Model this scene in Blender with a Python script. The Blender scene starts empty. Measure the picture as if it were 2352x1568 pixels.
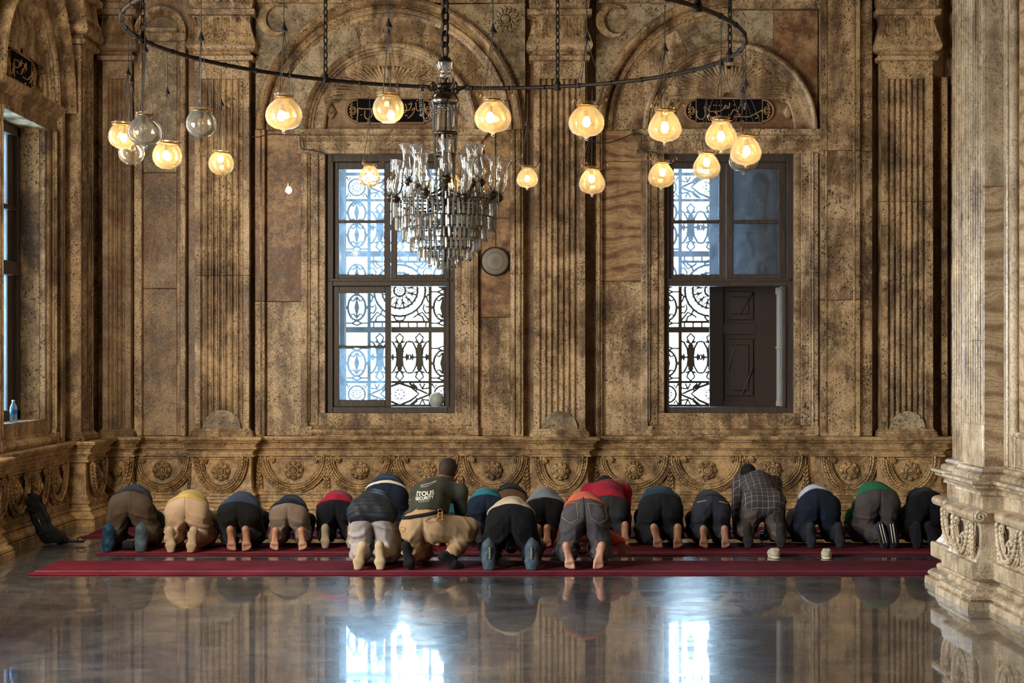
import bpy, math, random
import numpy as np
from mathutils import Vector, Matrix
from mathutils.bvhtree import BVHTree
PI = math.pi
random.seed(7); np.random.seed(7)
scene = bpy.context.scene
COL = scene.collection
F = 4000.0; U0 = 1176.0; V0 = 830.0; H = 1.75      # focal length in px, optical axis column, horizon row, eye height
WALL = 20.0                                         # depth of the back wall

def PX(u, y): return (u - U0) * y / F
def PZ(v, y): return H + (V0 - v) * y / F
def sg(c):
    return tuple(((x / 12.92) if x <= 0.04045 else ((x + 0.055) / 1.055) ** 2.4) for x in (v / 255.0 for v in c))

# ------------------------------------------------------------------ mesh helpers
def link(o, parent=None):
    COL.objects.link(o)
    if parent is not None: o.parent = parent
    return o
def raw_mesh(name, V, Fq, mats, parent=None, smooth=False, midx=None):
    me = bpy.data.meshes.new(name)
    V = np.asarray(V, dtype=np.float32).reshape(-1, 3)
    lens = np.fromiter((len(f) for f in Fq), dtype=np.int32, count=len(Fq)) if not isinstance(Fq, np.ndarray) else np.full(len(Fq), Fq.shape[1], dtype=np.int32)
    flat = Fq.reshape(-1).astype(np.int32) if isinstance(Fq, np.ndarray) else np.fromiter((i for f in Fq for i in f), dtype=np.int32)
    me.vertices.add(len(V)); me.vertices.foreach_set('co', V.ravel())
    me.loops.add(len(flat)); me.loops.foreach_set('vertex_index', flat)
    me.polygons.add(len(lens))
    starts = np.concatenate(([0], np.cumsum(lens)[:-1])).astype(np.int32) if len(lens) else np.zeros(0, np.int32)
    me.polygons.foreach_set('loop_start', starts)
    me.polygons.foreach_set('use_smooth', np.full(len(lens), bool(smooth)))
    if midx is not None: me.polygons.foreach_set('material_index', np.asarray(midx, dtype=np.int32))
    me.update(calc_edges=True); me.validate()
    if not isinstance(mats, (list, tuple)): mats = [mats]
    for m in mats: me.materials.append(m)
    o = bpy.data.objects.new(name, me)
    return link(o, parent)

class MB:
    """collects shapes, builds ONE mesh object"""
    def __init__(s): s.v = []; s.f = []; s.m = []; s.cur = 0
    def add(s, vs, fs):
        b = len(s.v); s.v.extend([tuple(p) for p in vs])
        for f in fs: s.f.append(tuple(i + b for i in f)); s.m.append(s.cur)
        return s
    def box(s, x0, x1, y0, y1, z0, z1, bev=0.0):
        if x1 < x0: x0, x1 = x1, x0
        if y1 < y0: y0, y1 = y1, y0
        if z1 < z0: z0, z1 = z1, z0
        if bev <= 0:
            vs = [(x, y, z) for z in (z0, z1) for y in (y0, y1) for x in (x0, x1)]
            return s.add(vs, [(0, 2, 3, 1), (4, 5, 7, 6), (0, 1, 5, 4), (2, 6, 7, 3), (0, 4, 6, 2), (1, 3, 7, 5)])
        b = min(bev, (x1 - x0) / 2.01, (y1 - y0) / 2.01, (z1 - z0) / 2.01)
        # chamfered box: 24 verts
        vs = []; idx = {}
        for iz, z in ((0, z0), (1, z1)):
            for iy, y in ((0, y0), (1, y1)):
                for ix, x in ((0, x0), (1, x1)):
                    sx, sy, sz = (1, -1)[ix], (1, -1)[iy], (1, -1)[iz]
                    idx[(ix, iy, iz, 'x')] = len(vs); vs.append((x, y + sy * b, z + sz * b))
                    idx[(ix, iy, iz, 'y')] = len(vs); vs.append((x + sx * b, y, z + sz * b))
                    idx[(ix, iy, iz, 'z')] = len(vs); vs.append((x + sx * b, y + sy * b, z))
        g = lambda a, c, d, k: idx[(a, c, d, k)]
        fs = []
        for i in (0, 1):
            q = [g(i, 0, 0, 'x'), g(i, 1, 0, 'x'), g(i, 1, 1, 'x'), g(i, 0, 1, 'x')]; fs.append(q if i else q[::-1])
            q = [g(0, i, 0, 'y'), g(1, i, 0, 'y'), g(1, i, 1, 'y'), g(0, i, 1, 'y')]; fs.append(q[::-1] if i else q)
            q = [g(0, 0, i, 'z'), g(1, 0, i, 'z'), g(1, 1, i, 'z'), g(0, 1, i, 'z')]; fs.append(q if i else q[::-1])
        for a in (0, 1):
            for c in (0, 1):
                fs.append([g(0, a, c, 'y'), g(1, a, c, 'y'), g(1, a, c, 'z'), g(0, a, c, 'z')])
                fs.append([g(a, 0, c, 'x'), g(a, 1, c, 'x'), g(a, 1, c, 'z'), g(a, 0, c, 'z')])
                fs.append([g(a, c, 0, 'x'), g(a, c, 1, 'x'), g(a, c, 1, 'y'), g(a, c, 0, 'y')])
                for d in (0, 1): fs.append([g(a, c, d, 'x'), g(a, c, d, 'y'), g(a, c, d, 'z')])
        return s.add(vs, fs)
    def prism(s, poly, d0, d1, axis='y'):
        """extrude a 2D polygon (a,b) along an axis between d0 and d1. axis y: (x,z); x: (y,z); z: (x,y)"""
        n = len(poly)
        mk = {'y': lambda a, b, d: (a, d, b), 'x': lambda a, b, d: (d, a, b), 'z': lambda a, b, d: (a, b, d)}[axis]
        vs = [mk(a, b, d0) for a, b in poly] + [mk(a, b, d1) for a, b in poly]
        fs = [tuple(range(n))[::-1], tuple(range(n, 2 * n))] + [(i, (i + 1) % n, (i + 1) % n + n, i + n) for i in range(n)]
        return s.add(vs, fs)
    def lathe(s, prof, c, n=24, axis='z', cap=True):
        """prof list of (r, h) ; around the axis through c"""
        vs = []
        for r, h in prof:
            for i in range(n):
                a = 2 * PI * i / n; ca, sa = r * math.cos(a), r * math.sin(a)
                if axis == 'z': vs.append((c[0] + ca, c[1] + sa, c[2] + h))
                elif axis == 'y': vs.append((c[0] + ca, c[1] + h, c[2] + sa))
                else: vs.append((c[0] + h, c[1] + ca, c[2] + sa))
        fs = []
        for k in range(len(prof) - 1):
            for i in range(n):
                j = (i + 1) % n; fs.append((k * n + i, k * n + j, (k + 1) * n + j, (k + 1) * n + i))
        if cap:
            fs.append(tuple(range(n))[::-1]); fs.append(tuple(range((len(prof) - 1) * n, len(prof) * n)))
        return s.add(vs, fs)
    def tube(s, pts, r, n=8, closed=False, cap=True):
        pts = [Vector(p) for p in pts]; N = len(pts)
        rs = r if isinstance(r, (list, tuple)) else [r] * N
        vs = []; up = None
        for i, p in enumerate(pts):
            if closed: t = pts[(i + 1) % N] - pts[i - 1]
            else: t = pts[min(i + 1, N - 1)] - pts[max(i - 1, 0)]
            if t.length < 1e-9: t = Vector((0, 0, 1))
            t.normalize()
            if up is None:
                up = Vector((0, 0, 1)) if abs(t.z) < 0.9 else Vector((1, 0, 0))
            a = (up - t * up.dot(t))
            if a.length < 1e-6: a = t.orthogonal()
            a.normalize(); b = t.cross(a); up = a
            for k in range(n):
                an = 2 * PI * k / n
                vs.append(p + (a * math.cos(an) + b * math.sin(an)) * rs[i])
        fs = []
        for i in range(N if closed else N - 1):
            j = (i + 1) % N
            for k in range(n):
                l = (k + 1) % n; fs.append((i * n + k, i * n + l, j * n + l, j * n + k))
        if cap and not closed:
            fs.append(tuple(range(n))[::-1]); fs.append(tuple(range((N - 1) * n, N * n)))
        return s.add(vs, fs)
    def ell(s, c, r, M=None, nu=8, nv=5):
        """ellipsoid; r=(rx,ry,rz); M optional 3x3"""
        vs = [(0, 0, -1)]
        for j in range(1, nv):
            ph = -PI / 2 + PI * j / nv
            for i in range(nu):
                a = 2 * PI * i / nu; vs.append((math.cos(ph) * math.cos(a), math.cos(ph) * math.sin(a), math.sin(ph)))
        vs.append((0, 0, 1)); c = Vector(c); out = []
        for p in vs:
            q = Vector((p[0] * r[0], p[1] * r[1], p[2] * r[2]))
            if M is not None: q = M @ q
            out.append(c + q)
        fs = []
        for i in range(nu): fs.append((0, 1 + (i + 1) % nu, 1 + i))
        for j in range(nv - 2):
            for i in range(nu):
                k = (i + 1) % nu; fs.append((1 + j * nu + i, 1 + j * nu + k, 1 + (j + 1) * nu + k, 1 + (j + 1) * nu + i))
        t = len(vs) - 1
        for i in range(nu): fs.append((t, 1 + (nv - 2) * nu + i, 1 + (nv - 2) * nu + (i + 1) % nu))
        return s.add(out, fs)
    def sweep_plan(s, prof, path, caps=True):
        """profile [(out, z)] swept along plan path [(x, y)], mitred; room is on the right of the direction of travel"""
        P = [Vector(p).to_2d() if not isinstance(p, tuple) else Vector(p) for p in path]; N = len(P); offs = []
        for i in range(N):
            ns = []
            if i > 0: d = (P[i] - P[i - 1]).normalized(); ns.append(Vector((d.y, -d.x)))
            if i < N - 1: d = (P[i + 1] - P[i]).normalized(); ns.append(Vector((d.y, -d.x)))
            if len(ns) == 1: offs.append(ns[0])
            else:
                m = (ns[0] + ns[1]); m = m / max(1e-6, m.length_squared) * 2; offs.append(m)
        n = len(prof); vs = []
        for i in range(N):
            for o, z in prof: q = P[i] + offs[i] * o; vs.append((q.x, q.y, z))
        fs = []
        for i in range(N - 1):
            for k in range(n - 1): fs.append((i * n + k, i * n + k + 1, (i + 1) * n + k + 1, (i + 1) * n + k))
        if caps: fs.append(tuple(range(n))[::-1]); fs.append(tuple(range((N - 1) * n, N * n)))
        return s.add(vs, fs)
    def sweep_arc(s, fr, c, prof, a0, a1, n=48):
        """closed profile [(r, out)] swept round centre c (h, z) of frame fr; angles in radians, frame maps (h, z, out)"""
        m = len(prof); vs = []
        for i in range(n + 1):
            a = a0 + (a1 - a0) * i / n
            for r, o in prof: vs.append(fr(c[0] + r * math.cos(a), c[1] + r * math.sin(a), o))
        fs = []
        for i in range(n):
            for k in range(m):
                l = (k + 1) % m; fs.append((i * m + k, i * m + l, (i + 1) * m + l, (i + 1) * m + k))
        fs.append(tuple(range(m))[::-1]); fs.append(tuple(range(n * m, (n + 1) * m)))
        return s.add(vs, fs)
    def stack(s, fr, sec, hc):
        """sections [(z, halfwidth, out)] of a block standing against a wall; frame fr(h,z,out)"""
        vs = []
        for z, w, o in sec: vs += [fr(hc - w, z, 0), fr(hc - w, z, o), fr(hc + w, z, o), fr(hc + w, z, 0)]
        fs = []
        for i in range(len(sec) - 1):
            for k in range(3): fs.append((4 * i + k, 4 * i + k + 1, 4 * i + k + 5, 4 * i + k + 4))
        fs.append((0, 1, 2, 3)); n = 4 * (len(sec) - 1); fs.append((n, n + 1, n + 2, n + 3))
        return s.add(vs, fs)
    def build(s, name, mats, parent=None, smooth=False, bevel=0.0, auto=None):
        o = raw_mesh(name, s.v, s.f, mats, parent, smooth, s.m if isinstance(mats, (list, tuple)) else None)
        me = o.data
        import bmesh
        bm = bmesh.new(); bm.from_mesh(me); bmesh.ops.recalc_face_normals(bm, faces=bm.faces); bm.to_mesh(me); bm.free()
        if auto is not None:
            me.polygons.foreach_set('use_smooth', np.ones(len(me.polygons), dtype=bool))
            me.set_sharp_from_angle(angle=math.radians(auto))
        if bevel > 0:
            b = o.modifiers.new('bevel', 'BEVEL'); b.width = bevel; b.segments = 2; b.limit_method = 'ANGLE'; b.angle_limit = math.radians(40)
        return o

def empty(name, loc=(0, 0, 0), rotz=0.0, parent=None):
    o = bpy.data.objects.new(name, None); o.location = loc; o.rotation_euler = (0, 0, rotz); o.empty_display_size = 0.1
    return link(o, parent)
def tag(o, label=None, cat=None, group=None, kind=None):
    if label: o['label'] = label
    if cat: o['category'] = cat
    if group: o['group'] = group
    if kind: o['kind'] = kind
    return o
def copy_tree(o, parent=None):
    c = o.copy(); COL.objects.link(c)
    if parent is not None: c.parent = parent; c.matrix_parent_inverse = o.matrix_parent_inverse
    for ch in list(o.children): copy_tree(ch, c)
    return c

# ------------------------------------------------------------------ implicit surfaces (people, bags, shoes)
def rc(a, b, r1, r2=None, k=0.03): return ('c', np.array(a, float), np.array(b, float), r1, r1 if r2 is None else r2, k)
def el(c, r, k=0.03, M=None): return ('e', np.array(c, float), np.array(r, float), np.array(M if M is not None else np.eye(3), float), k)
def sdf_mesh(prims, res, cuts=(), disp=None, relax=1):
    los, his = [], []
    for p in prims:
        if p[0] == 'c': m = max(p[3], p[4]); los.append(np.minimum(p[1], p[2]) - m); his.append(np.maximum(p[1], p[2]) + m)
        else: m = p[2].max(); los.append(p[1] - m); his.append(p[1] + m)
    lo = np.min(los, 0) - 3 * res - 0.01; hi = np.max(his, 0) + 3 * res + 0.01
    n = np.ceil((hi - lo) / res).astype(int) + 1
    G = np.full(n, 0.5, dtype=np.float32)
    ax = [lo[i] + res * np.arange(n[i]) for i in range(3)]
    for p, l, h in zip(prims, los, his):
        k = p[-1]; mg = k + 2.5 * res
        i0 = np.maximum(0, np.floor((l - mg - lo) / res).astype(int)); i1 = np.minimum(n, np.ceil((h + mg - lo) / res).astype(int) + 1)
        X, Y, Z = np.meshgrid(ax[0][i0[0]:i1[0]], ax[1][i0[1]:i1[1]], ax[2][i0[2]:i1[2]], indexing='ij', sparse=True)
        if p[0] == 'c':
            a, b, r1, r2 = p[1], p[2], p[3], p[4]; ab = b - a; L2 = max(1e-12, ab @ ab)
            t = np.clip(((X - a[0]) * ab[0] + (Y - a[1]) * ab[1] + (Z - a[2]) * ab[2]) / L2, 0, 1)
            d = np.sqrt((X - a[0] - t * ab[0]) ** 2 + (Y - a[1] - t * ab[1]) ** 2 + (Z - a[2] - t * ab[2]) ** 2) - (r1 + (r2 - r1) * t)
        else:
            c, r, M = p[1], p[2], p[3]; x, y, z = X - c[0], Y - c[1], Z - c[2]
            q = [(x * M[0, i] + y * M[1, i] + z * M[2, i]) / r[i] for i in range(3)]
            q2 = [(x * M[0, i] + y * M[1, i] + z * M[2, i]) / r[i] ** 2 for i in range(3)]
            k0 = np.sqrt(q[0] ** 2 + q[1] ** 2 + q[2] ** 2); k1 = np.sqrt(q2[0] ** 2 + q2[1] ** 2 + q2[2] ** 2) + 1e-9
            d = k0 * (k0 - 1) / k1
        S = G[i0[0]:i1[0], i0[1]:i1[1], i0[2]:i1[2]]
        if k > 0:
            hh = np.maximum(k - np.abs(S - d), 0) / k; S[...] = np.minimum(S, d) - hh * hh * k * 0.25
        else: S[...] = np.minimum(S, d)
    if cuts or disp is not None:
        X, Y, Z = np.meshgrid(ax[0], ax[1], ax[2], indexing='ij', sparse=True)
        if disp is not None: G += disp(X, Y, Z).astype(np.float32)
        for (pt, nr, kk) in cuts:      # keep the side the normal points to
            nr = np.array(nr, float); nr /= np.linalg.norm(nr)
            d = -((X - pt[0]) * nr[0] + (Y - pt[1]) * nr[1] + (Z - pt[2]) * nr[2])
            hh = np.maximum(kk - np.abs(G - d), 0) / kk; G = np.maximum(G, d) + hh * hh * kk * 0.25
    return surface_net(G, lo, res, relax)
def surface_net(G, lo, res, relax=1):
    G[0] = G[-1] = 0.5; G[:, 0] = G[:, -1] = 0.5; G[:, :, 0] = G[:, :, -1] = 0.5
    S = G < 0
    c = S[:-1, :-1, :-1].astype(np.int8)
    tot = np.zeros_like(c)
    offs = [(i, j, k) for i in (0, 1) for j in (0, 1) for k in (0, 1)]
    nx, ny, nz = G.shape
    for i, j, k in offs: tot += S[i:nx - 1 + i, j:ny - 1 + j, k:nz - 1 + k]
    act = np.argwhere((tot > 0) & (tot < 8))
    if len(act) == 0: return np.zeros((0, 3)), np.zeros((0, 4), int)
    ids = np.full(c.shape, -1, dtype=np.int64); ids[act[:, 0], act[:, 1], act[:, 2]] = np.arange(len(act))
    vals = {o: G[act[:, 0] + o[0], act[:, 1] + o[1], act[:, 2] + o[2]] for o in offs}
    acc = np.zeros((len(act), 3)); cnt = np.zeros(len(act))
    for a in offs:
        for d in range(3):
            if a[d] == 1: continue
            b = list(a); b[d] = 1; b = tuple(b); va, vb = vals[a], vals[b]
            m = (va < 0) != (vb < 0); t = va[m] / (va[m] - vb[m])
            p = np.tile(np.array(a, float), (m.sum(), 1)); p[:, d] = t
            acc[m] += p; cnt[m] += 1
    V = lo + (act + acc / cnt[:, None]) * res
    quads = []
    for d in range(3):
        e = [1, 2, 0][d]; f = [2, 0, 1][d]
        sl0 = [slice(None)] * 3; sl1 = [slice(None)] * 3; sl0[d] = slice(0, -1); sl1[d] = slice(1, None)
        A = S[tuple(sl0)]; B = S[tuple(sl1)]
        ed = np.argwhere(A != B)
        ed = ed[(ed[:, e] > 0) & (ed[:, f] > 0) & (ed[:, e] < G.shape[e] - 1) & (ed[:, f] < G.shape[f] - 1)]
        ins = A[ed[:, 0], ed[:, 1], ed[:, 2]]
        def cid(de, df):
            q = ed.copy(); q[:, e] -= de; q[:, f] -= df; return ids[q[:, 0], q[:, 1], q[:, 2]]
        Q = np.stack([cid(1, 1), cid(0, 1), cid(0, 0), cid(1, 0)], 1)
        Q[~ins] = Q[~ins][:, ::-1]
        quads.append(Q)
    Q = np.concatenate(quads)
    for _ in range(relax):
        acc = np.zeros_like(V); cn = np.zeros(len(V))
        for a in range(4):
            b = (a + 1) % 4
            np.add.at(acc, Q[:, a], V[Q[:, b]]); np.add.at(acc, Q[:, b], V[Q[:, a]]); np.add.at(cn, Q[:, a], 1); np.add.at(cn, Q[:, b], 1)
        V = V * 0.45 + 0.55 * acc / cn[:, None]
    return V, Q
def sdf_obj(name, prims, res, mat, parent=None, cuts=(), disp=None, relax=1, xf=None):
    V, Q = sdf_mesh(prims, res, cuts, disp, relax)
    if xf is not None: V = xf(V)
    return raw_mesh(name, V, Q, mat, parent, smooth=True)
# ------------------------------------------------------------------ materials
def new_mat(name):
    m = bpy.data.materials.new(name); m.use_nodes = True; nt = m.node_tree; nt.nodes.clear()
    out = nt.nodes.new('ShaderNodeOutputMaterial'); return m, nt, out
class N:
    def __init__(s, nt): s.nt = nt
    def __call__(s, typ, **kw):
        n = s.nt.nodes.new(typ)
        for k, v in kw.items():
            if k.startswith('_'): setattr(n, k[1:], v)
            else:
                key = k
                if key.startswith('i') and key[1:].isdigit(): key = int(key[1:])
                else: key = key.replace('_', ' ')
                sock = n.inputs[key]
                if isinstance(v, bpy.types.NodeSocket): s.nt.links.new(v, sock)
                elif hasattr(v, 'outputs'): s.nt.links.new(v.outputs[0], sock)
                else: sock.default_value = v
        return n
    def math(s, op, a, b=0.5, c=None, clamp=False):
        n = s.nt.nodes.new('ShaderNodeMath'); n.operation = op; n.use_clamp = clamp
        for i, v in enumerate((a, b, c)):
            if v is None: continue
            if isinstance(v, bpy.types.NodeSocket): s.nt.links.new(v, n.inputs[i])
            else: n.inputs[i].default_value = v
        return n.outputs[0]
    def mix(s, fac, a, b, mode='MIX'):
        n = s.nt.nodes.new('ShaderNodeMix'); n.data_type = 'RGBA'; n.blend_type = mode; n.clamp_factor = True
        for i, v in ((0, fac), (6, a), (7, b)):
            if isinstance(v, bpy.types.NodeSocket): s.nt.links.new(v, n.inputs[i])
            elif i == 0: n.inputs[0].default_value = v
            else: n.inputs[i].default_value = (*v[:3], 1)
        return n.outputs[2]
    def ramp(s, fac, stops, interp='LINEAR'):
        n = s.nt.nodes.new('ShaderNodeValToRGB'); cr = n.color_ramp; cr.interpolation = interp
        while len(cr.elements) > 1: cr.elements.remove(cr.elements[-1])
        cr.elements[0].position = stops[0][0]; cr.elements[0].color = (*stops[0][1][:3], 1) if not isinstance(stops[0][1], (int, float)) else (stops[0][1],) * 3 + (1,)
        for p, c in stops[1:]:
            e = cr.elements.new(p); e.color = (*c[:3], 1) if not isinstance(c, (int, float)) else (c, c, c, 1)
        s.nt.links.new(fac, n.inputs[0]); return n.outputs[0]
    def pos(s, scale=(1, 1, 1), loc=(0, 0, 0), obj=False):
        if obj: g = s.nt.nodes.new('ShaderNodeTexCoord').outputs['Object']
        else: g = s.nt.nodes.new('ShaderNodeNewGeometry').outputs['Position']
        mp = s.nt.nodes.new('ShaderNodeMapping'); mp.inputs['Scale'].default_value = scale; mp.inputs['Location'].default_value = loc
        s.nt.links.new(g, mp.inputs['Vector']); return mp.outputs[0]
    def noise(s, vec, scale, detail=4, rough=0.55, dist=0.0):
        n = s.nt.nodes.new('ShaderNodeTexNoise'); s.nt.links.new(vec, n.inputs['Vector'])
        n.inputs['Scale'].default_value = scale; n.inputs['Detail'].default_value = detail; n.inputs['Roughness'].default_value = rough; n.inputs['Distortion'].default_value = dist
        return n.outputs[0]

def principled(name, col, rough=0.6, metal=0.0, spec=0.5, bump=None, **kw):
    m, nt, out = new_mat(name); n = N(nt)
    p = n('ShaderNodeBsdfPrincipled'); p.inputs['Roughness'].default_value = rough; p.inputs['Metallic'].default_value = metal
    p.inputs['Base Color'].default_value = (*col, 1); p.inputs['Specular IOR Level'].default_value = spec
    for k, v in kw.items(): p.inputs[k.replace('_', ' ')].default_value = v
    nt.links.new(p.outputs[0], out.inputs[0]); return m, nt, n, p

def stone(name, light, mid, dark, red=None, pit=1.0, stain=1.0, seed=0.0, rough=0.42, streak=1.0, band=0.0, bumpk=1.0):
    """weathered alabaster: cloudy colour, vertical streaks, dark pits, optional reddish patches and onyx banding"""
    m, nt, n, p = principled(name, (0.5, 0.4, 0.3), rough)
    P = n.pos(loc=(seed, seed * 0.7, seed * 1.3))
    big = n.noise(P, 1.6, 5, 0.6, 0.6)
    st = n.noise(n.pos(scale=(5.0, 5.0, 0.45), loc=(seed, 0, seed)), 1.6, 4, 0.6, 0.4)
    mott = n.noise(P, 9.0, 5, 0.65, 0.3)
    f = n.math('ADD', n.math('MULTIPLY', big, 0.45), n.math('ADD', n.math('MULTIPLY', st, 0.30 * streak), n.math('MULTIPLY', mott, 0.25 + 0.30 * (1 - streak))))
    col = n.ramp(f, [(0.38, dark), (0.47, mid), (0.55, light), (0.66, [min(1, c * 1.25) for c in light])])
    if red is not None:
        rn = n.noise(n.pos(loc=(seed * 2 + 3, 1, seed)), 1.3, 4, 0.6, 1.2)
        col = n.mix(n.ramp(rn, [(0.50, 0), (0.60, 0.85)]), col, red)
        # pale veins
        vn = n.noise(n.pos(loc=(seed, 4, 2)), 2.3, 3, 0.5, 1.6)
        vein = n.ramp(n.math('ABSOLUTE', n.math('SUBTRACT', vn, 0.5)), [(0.0, 0.6), (0.012, 0.0)])
        col = n.mix(vein, col, light)
    if band > 0:
        w = nt.nodes.new('ShaderNodeTexWave'); w.wave_type = 'BANDS'; w.bands_direction = 'Z'; w.wave_profile = 'SIN'
        nt.links.new(n.pos(scale=(0.55, 0.55, 1.0), loc=(seed, 0, 0)), w.inputs['Vector'])
        w.inputs['Scale'].default_value = 1.9; w.inputs['Distortion'].default_value = 9.0; w.inputs['Detail'].default_value = 3.0; w.inputs['Detail Scale'].default_value = 1.1; w.inputs['Detail Roughness'].default_value = 0.55
        bc = n.ramp(w.outputs[1], [(0.0, dark), (0.22, mid), (0.42, light), (0.55, mid), (0.66, [c * 1.2 for c in light]), (0.80, mid), (1.0, light)])
        col = n.mix(band, col, bc)
    # dark stains (soot and damp) with their own shape
    sn = n.noise(n.pos(scale=(2.4, 2.4, 1.2), loc=(seed + 7, 2, seed)), 1.7, 6, 0.68, 0.8)
    soot = n.noise(n.pos(loc=(seed + 1, 2, seed)), 38.0, 4, 0.75, 0.5)
    sm = n.math('ADD', n.math('MULTIPLY', sn, 0.72), n.math('MULTIPLY', soot, 0.28))
    col = n.mix(n.ramp(sm, [(0.52, 0), (0.66, 0.72 * min(1.2, stain))]), col, [c * 0.42 for c in dark])
    # pits
    pn = n.noise(n.pos(scale=(1, 1, 0.72), loc=(seed, seed, 0)), 52.0, 1.5, 0.5, 0.2)
    pm = n.noise(n.pos(loc=(seed + 11, 0, 5)), 3.4, 4, 0.65)
    th = n.math('ADD', pn, n.math('MULTIPLY', pm, 0.34))
    pits = n.ramp(th, [(0.80, 0), (0.84, 0.92 * pit)])
    fine = n.math('ADD', n.noise(n.pos(loc=(3, 3, seed)), 110.0, 2, 0.6), n.math('MULTIPLY', pm, 0.22))
    finep = n.ramp(fine, [(0.665, 0), (0.70, 0.72 * pit)])
    pits = n.math('MAXIMUM', pits, finep)
    col = n.mix(pits, col, [c * 0.30 for c in dark])
    nt.links.new(col, p.inputs['Base Color'])
    h = n.math('SUBTRACT', n.math('MULTIPLY', mott, 0.5), n.math('MULTIPLY', pits, 0.7))
    b = nt.nodes.new('ShaderNodeBump'); b.inputs['Strength'].default_value = 0.55 * bumpk; b.inputs['Distance'].default_value = 0.012
    nt.links.new(h, b.inputs['Height']); nt.links.new(b.outputs[0], p.inputs['Normal'])
    nt.links.new(n.math('ADD', n.math('MULTIPLY', mott, 0.35), rough - 0.15), p.inputs['Roughness'])
    return m

M = {}
LT, MD, DK = sg((214, 184, 142)), sg((152, 122, 88)), sg((88, 67, 48))
M['stone'] = stone('stone', LT, MD, DK, seed=0.0)
M['stone_b'] = stone('stone_warm', sg((212, 178, 132)), sg((150, 119, 84)), sg((86, 66, 47)), seed=5.3, stain=1.2)
M['stone_dado'] = stone('stone_dado', sg((210, 172, 120)), sg((158, 124, 82)), sg((102, 78, 52)), seed=9.1, pit=0.8, stain=0.8, streak=0.3)
M['stone_red'] = stone('stone_red', sg((184, 148, 104)), sg((140, 104, 72)), sg((98, 70, 48)), red=sg((122, 78, 50)), seed=2.2, pit=0.5, streak=0.2)
M['stone_dark'] = stone('stone_dark_panel', sg((172, 142, 104)), sg((136, 108, 78)), sg((94, 72, 50)), red=sg((126, 88, 58)), seed=12.0, pit=0.7)  # darker stone with reddish patches
M['onyx'] = stone('onyx', sg((196, 162, 116)), sg((142, 104, 70)), sg((104, 72, 46)), seed=6.0, band=0.65, pit=0.25, stain=0.4, streak=0.0)
M['stone_grey'] = stone('stone_grey', sg((196, 176, 142)), sg((152, 132, 102)), sg((108, 92, 70)), seed=15.0, stain=0.9, streak=0.3)
M['pier'] = stone('pier_marble', sg((200, 178, 146)), sg((164, 142, 112)), sg((112, 92, 70)), seed=21.0, rough=0.22, pit=0.55, stain=0.6)
M['pier_onyx'] = stone('pier_onyx', sg((196, 168, 130)), sg((158, 128, 94)), sg((122, 94, 66)), seed=23.0, rough=0.26, pit=0.35, stain=0.4, band=0.75, streak=0.0)

def floor_mat():
    m, nt, n, p = principled('floor_marble', (0.3, 0.3, 0.3), 0.2)
    P = n.pos(); a = n.noise(n.pos(scale=(1, 0.8, 1)), 0.9, 6, 0.62, 1.4); b = n.noise(P, 3.2, 6, 0.65, 0.8)
    f = n.math('ADD', n.math('MULTIPLY', a, 0.6), n.math('MULTIPLY', b, 0.4))
    col = n.ramp(f, [(0.34, sg((38, 41, 46))), (0.46, sg((60, 61, 64))), (0.56, sg((86, 83, 80))), (0.68, sg((116, 110, 100)))])
    # thin joints between the slabs
    g = nt.nodes.new('ShaderNodeNewGeometry'); sep = nt.nodes.new('ShaderNodeSeparateXYZ'); nt.links.new(g.outputs['Position'], sep.inputs[0])
    jx = n.math('ABSOLUTE', n.math('SUBTRACT', n.math('FRACT', n.math('ADD', n.math('MULTIPLY', sep.outputs[0], 0.62), 10.13)), 0.5))
    jy = n.math('ABSOLUTE', n.math('SUBTRACT', n.math('FRACT', n.math('MULTIPLY', sep.outputs[1], 0.45)), 0.5))
    j = n.math('GREATER_THAN', n.math('MAXIMUM', jx, jy), 0.4975)
    col = n.mix(n.math('MULTIPLY', j, 0.4), col, sg((50, 46, 42)))
    sc = n.noise(n.pos(scale=(0.5, 3.0, 1)), 9.0, 4, 0.6, 1.0)
    col = n.mix(n.ramp(sc, [(0.60, 0), (0.72, 0.22)]), col, sg((130, 130, 130)))
    nt.links.new(col, p.inputs['Base Color'])
    r = n.noise(n.pos(scale=(0.8, 1.6, 1)), 2.2, 5, 0.65, 0.6)
    nt.links.new(n.ramp(r, [(0.35, 0.20), (0.65, 0.32)]), p.inputs['Roughness'])
    p.inputs['Specular IOR Level'].default_value = 1.0
    p.inputs['Coat Weight'].default_value = 0.8; p.inputs['Coat Roughness'].default_value = 0.03; p.inputs['Coat IOR'].default_value = 1.5
    w = n.noise(n.pos(scale=(1, 0.35, 1)), 1.6, 2, 0.5, 0.0)
    bm = nt.nodes.new('ShaderNodeBump'); bm.inputs['Strength'].default_value = 0.05; bm.inputs['Distance'].default_value = 0.004
    nt.links.new(w, bm.inputs['Height']); nt.links.new(bm.outputs[0], p.inputs['Coat Normal'])
    return m
M['floor'] = floor_mat()

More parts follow.
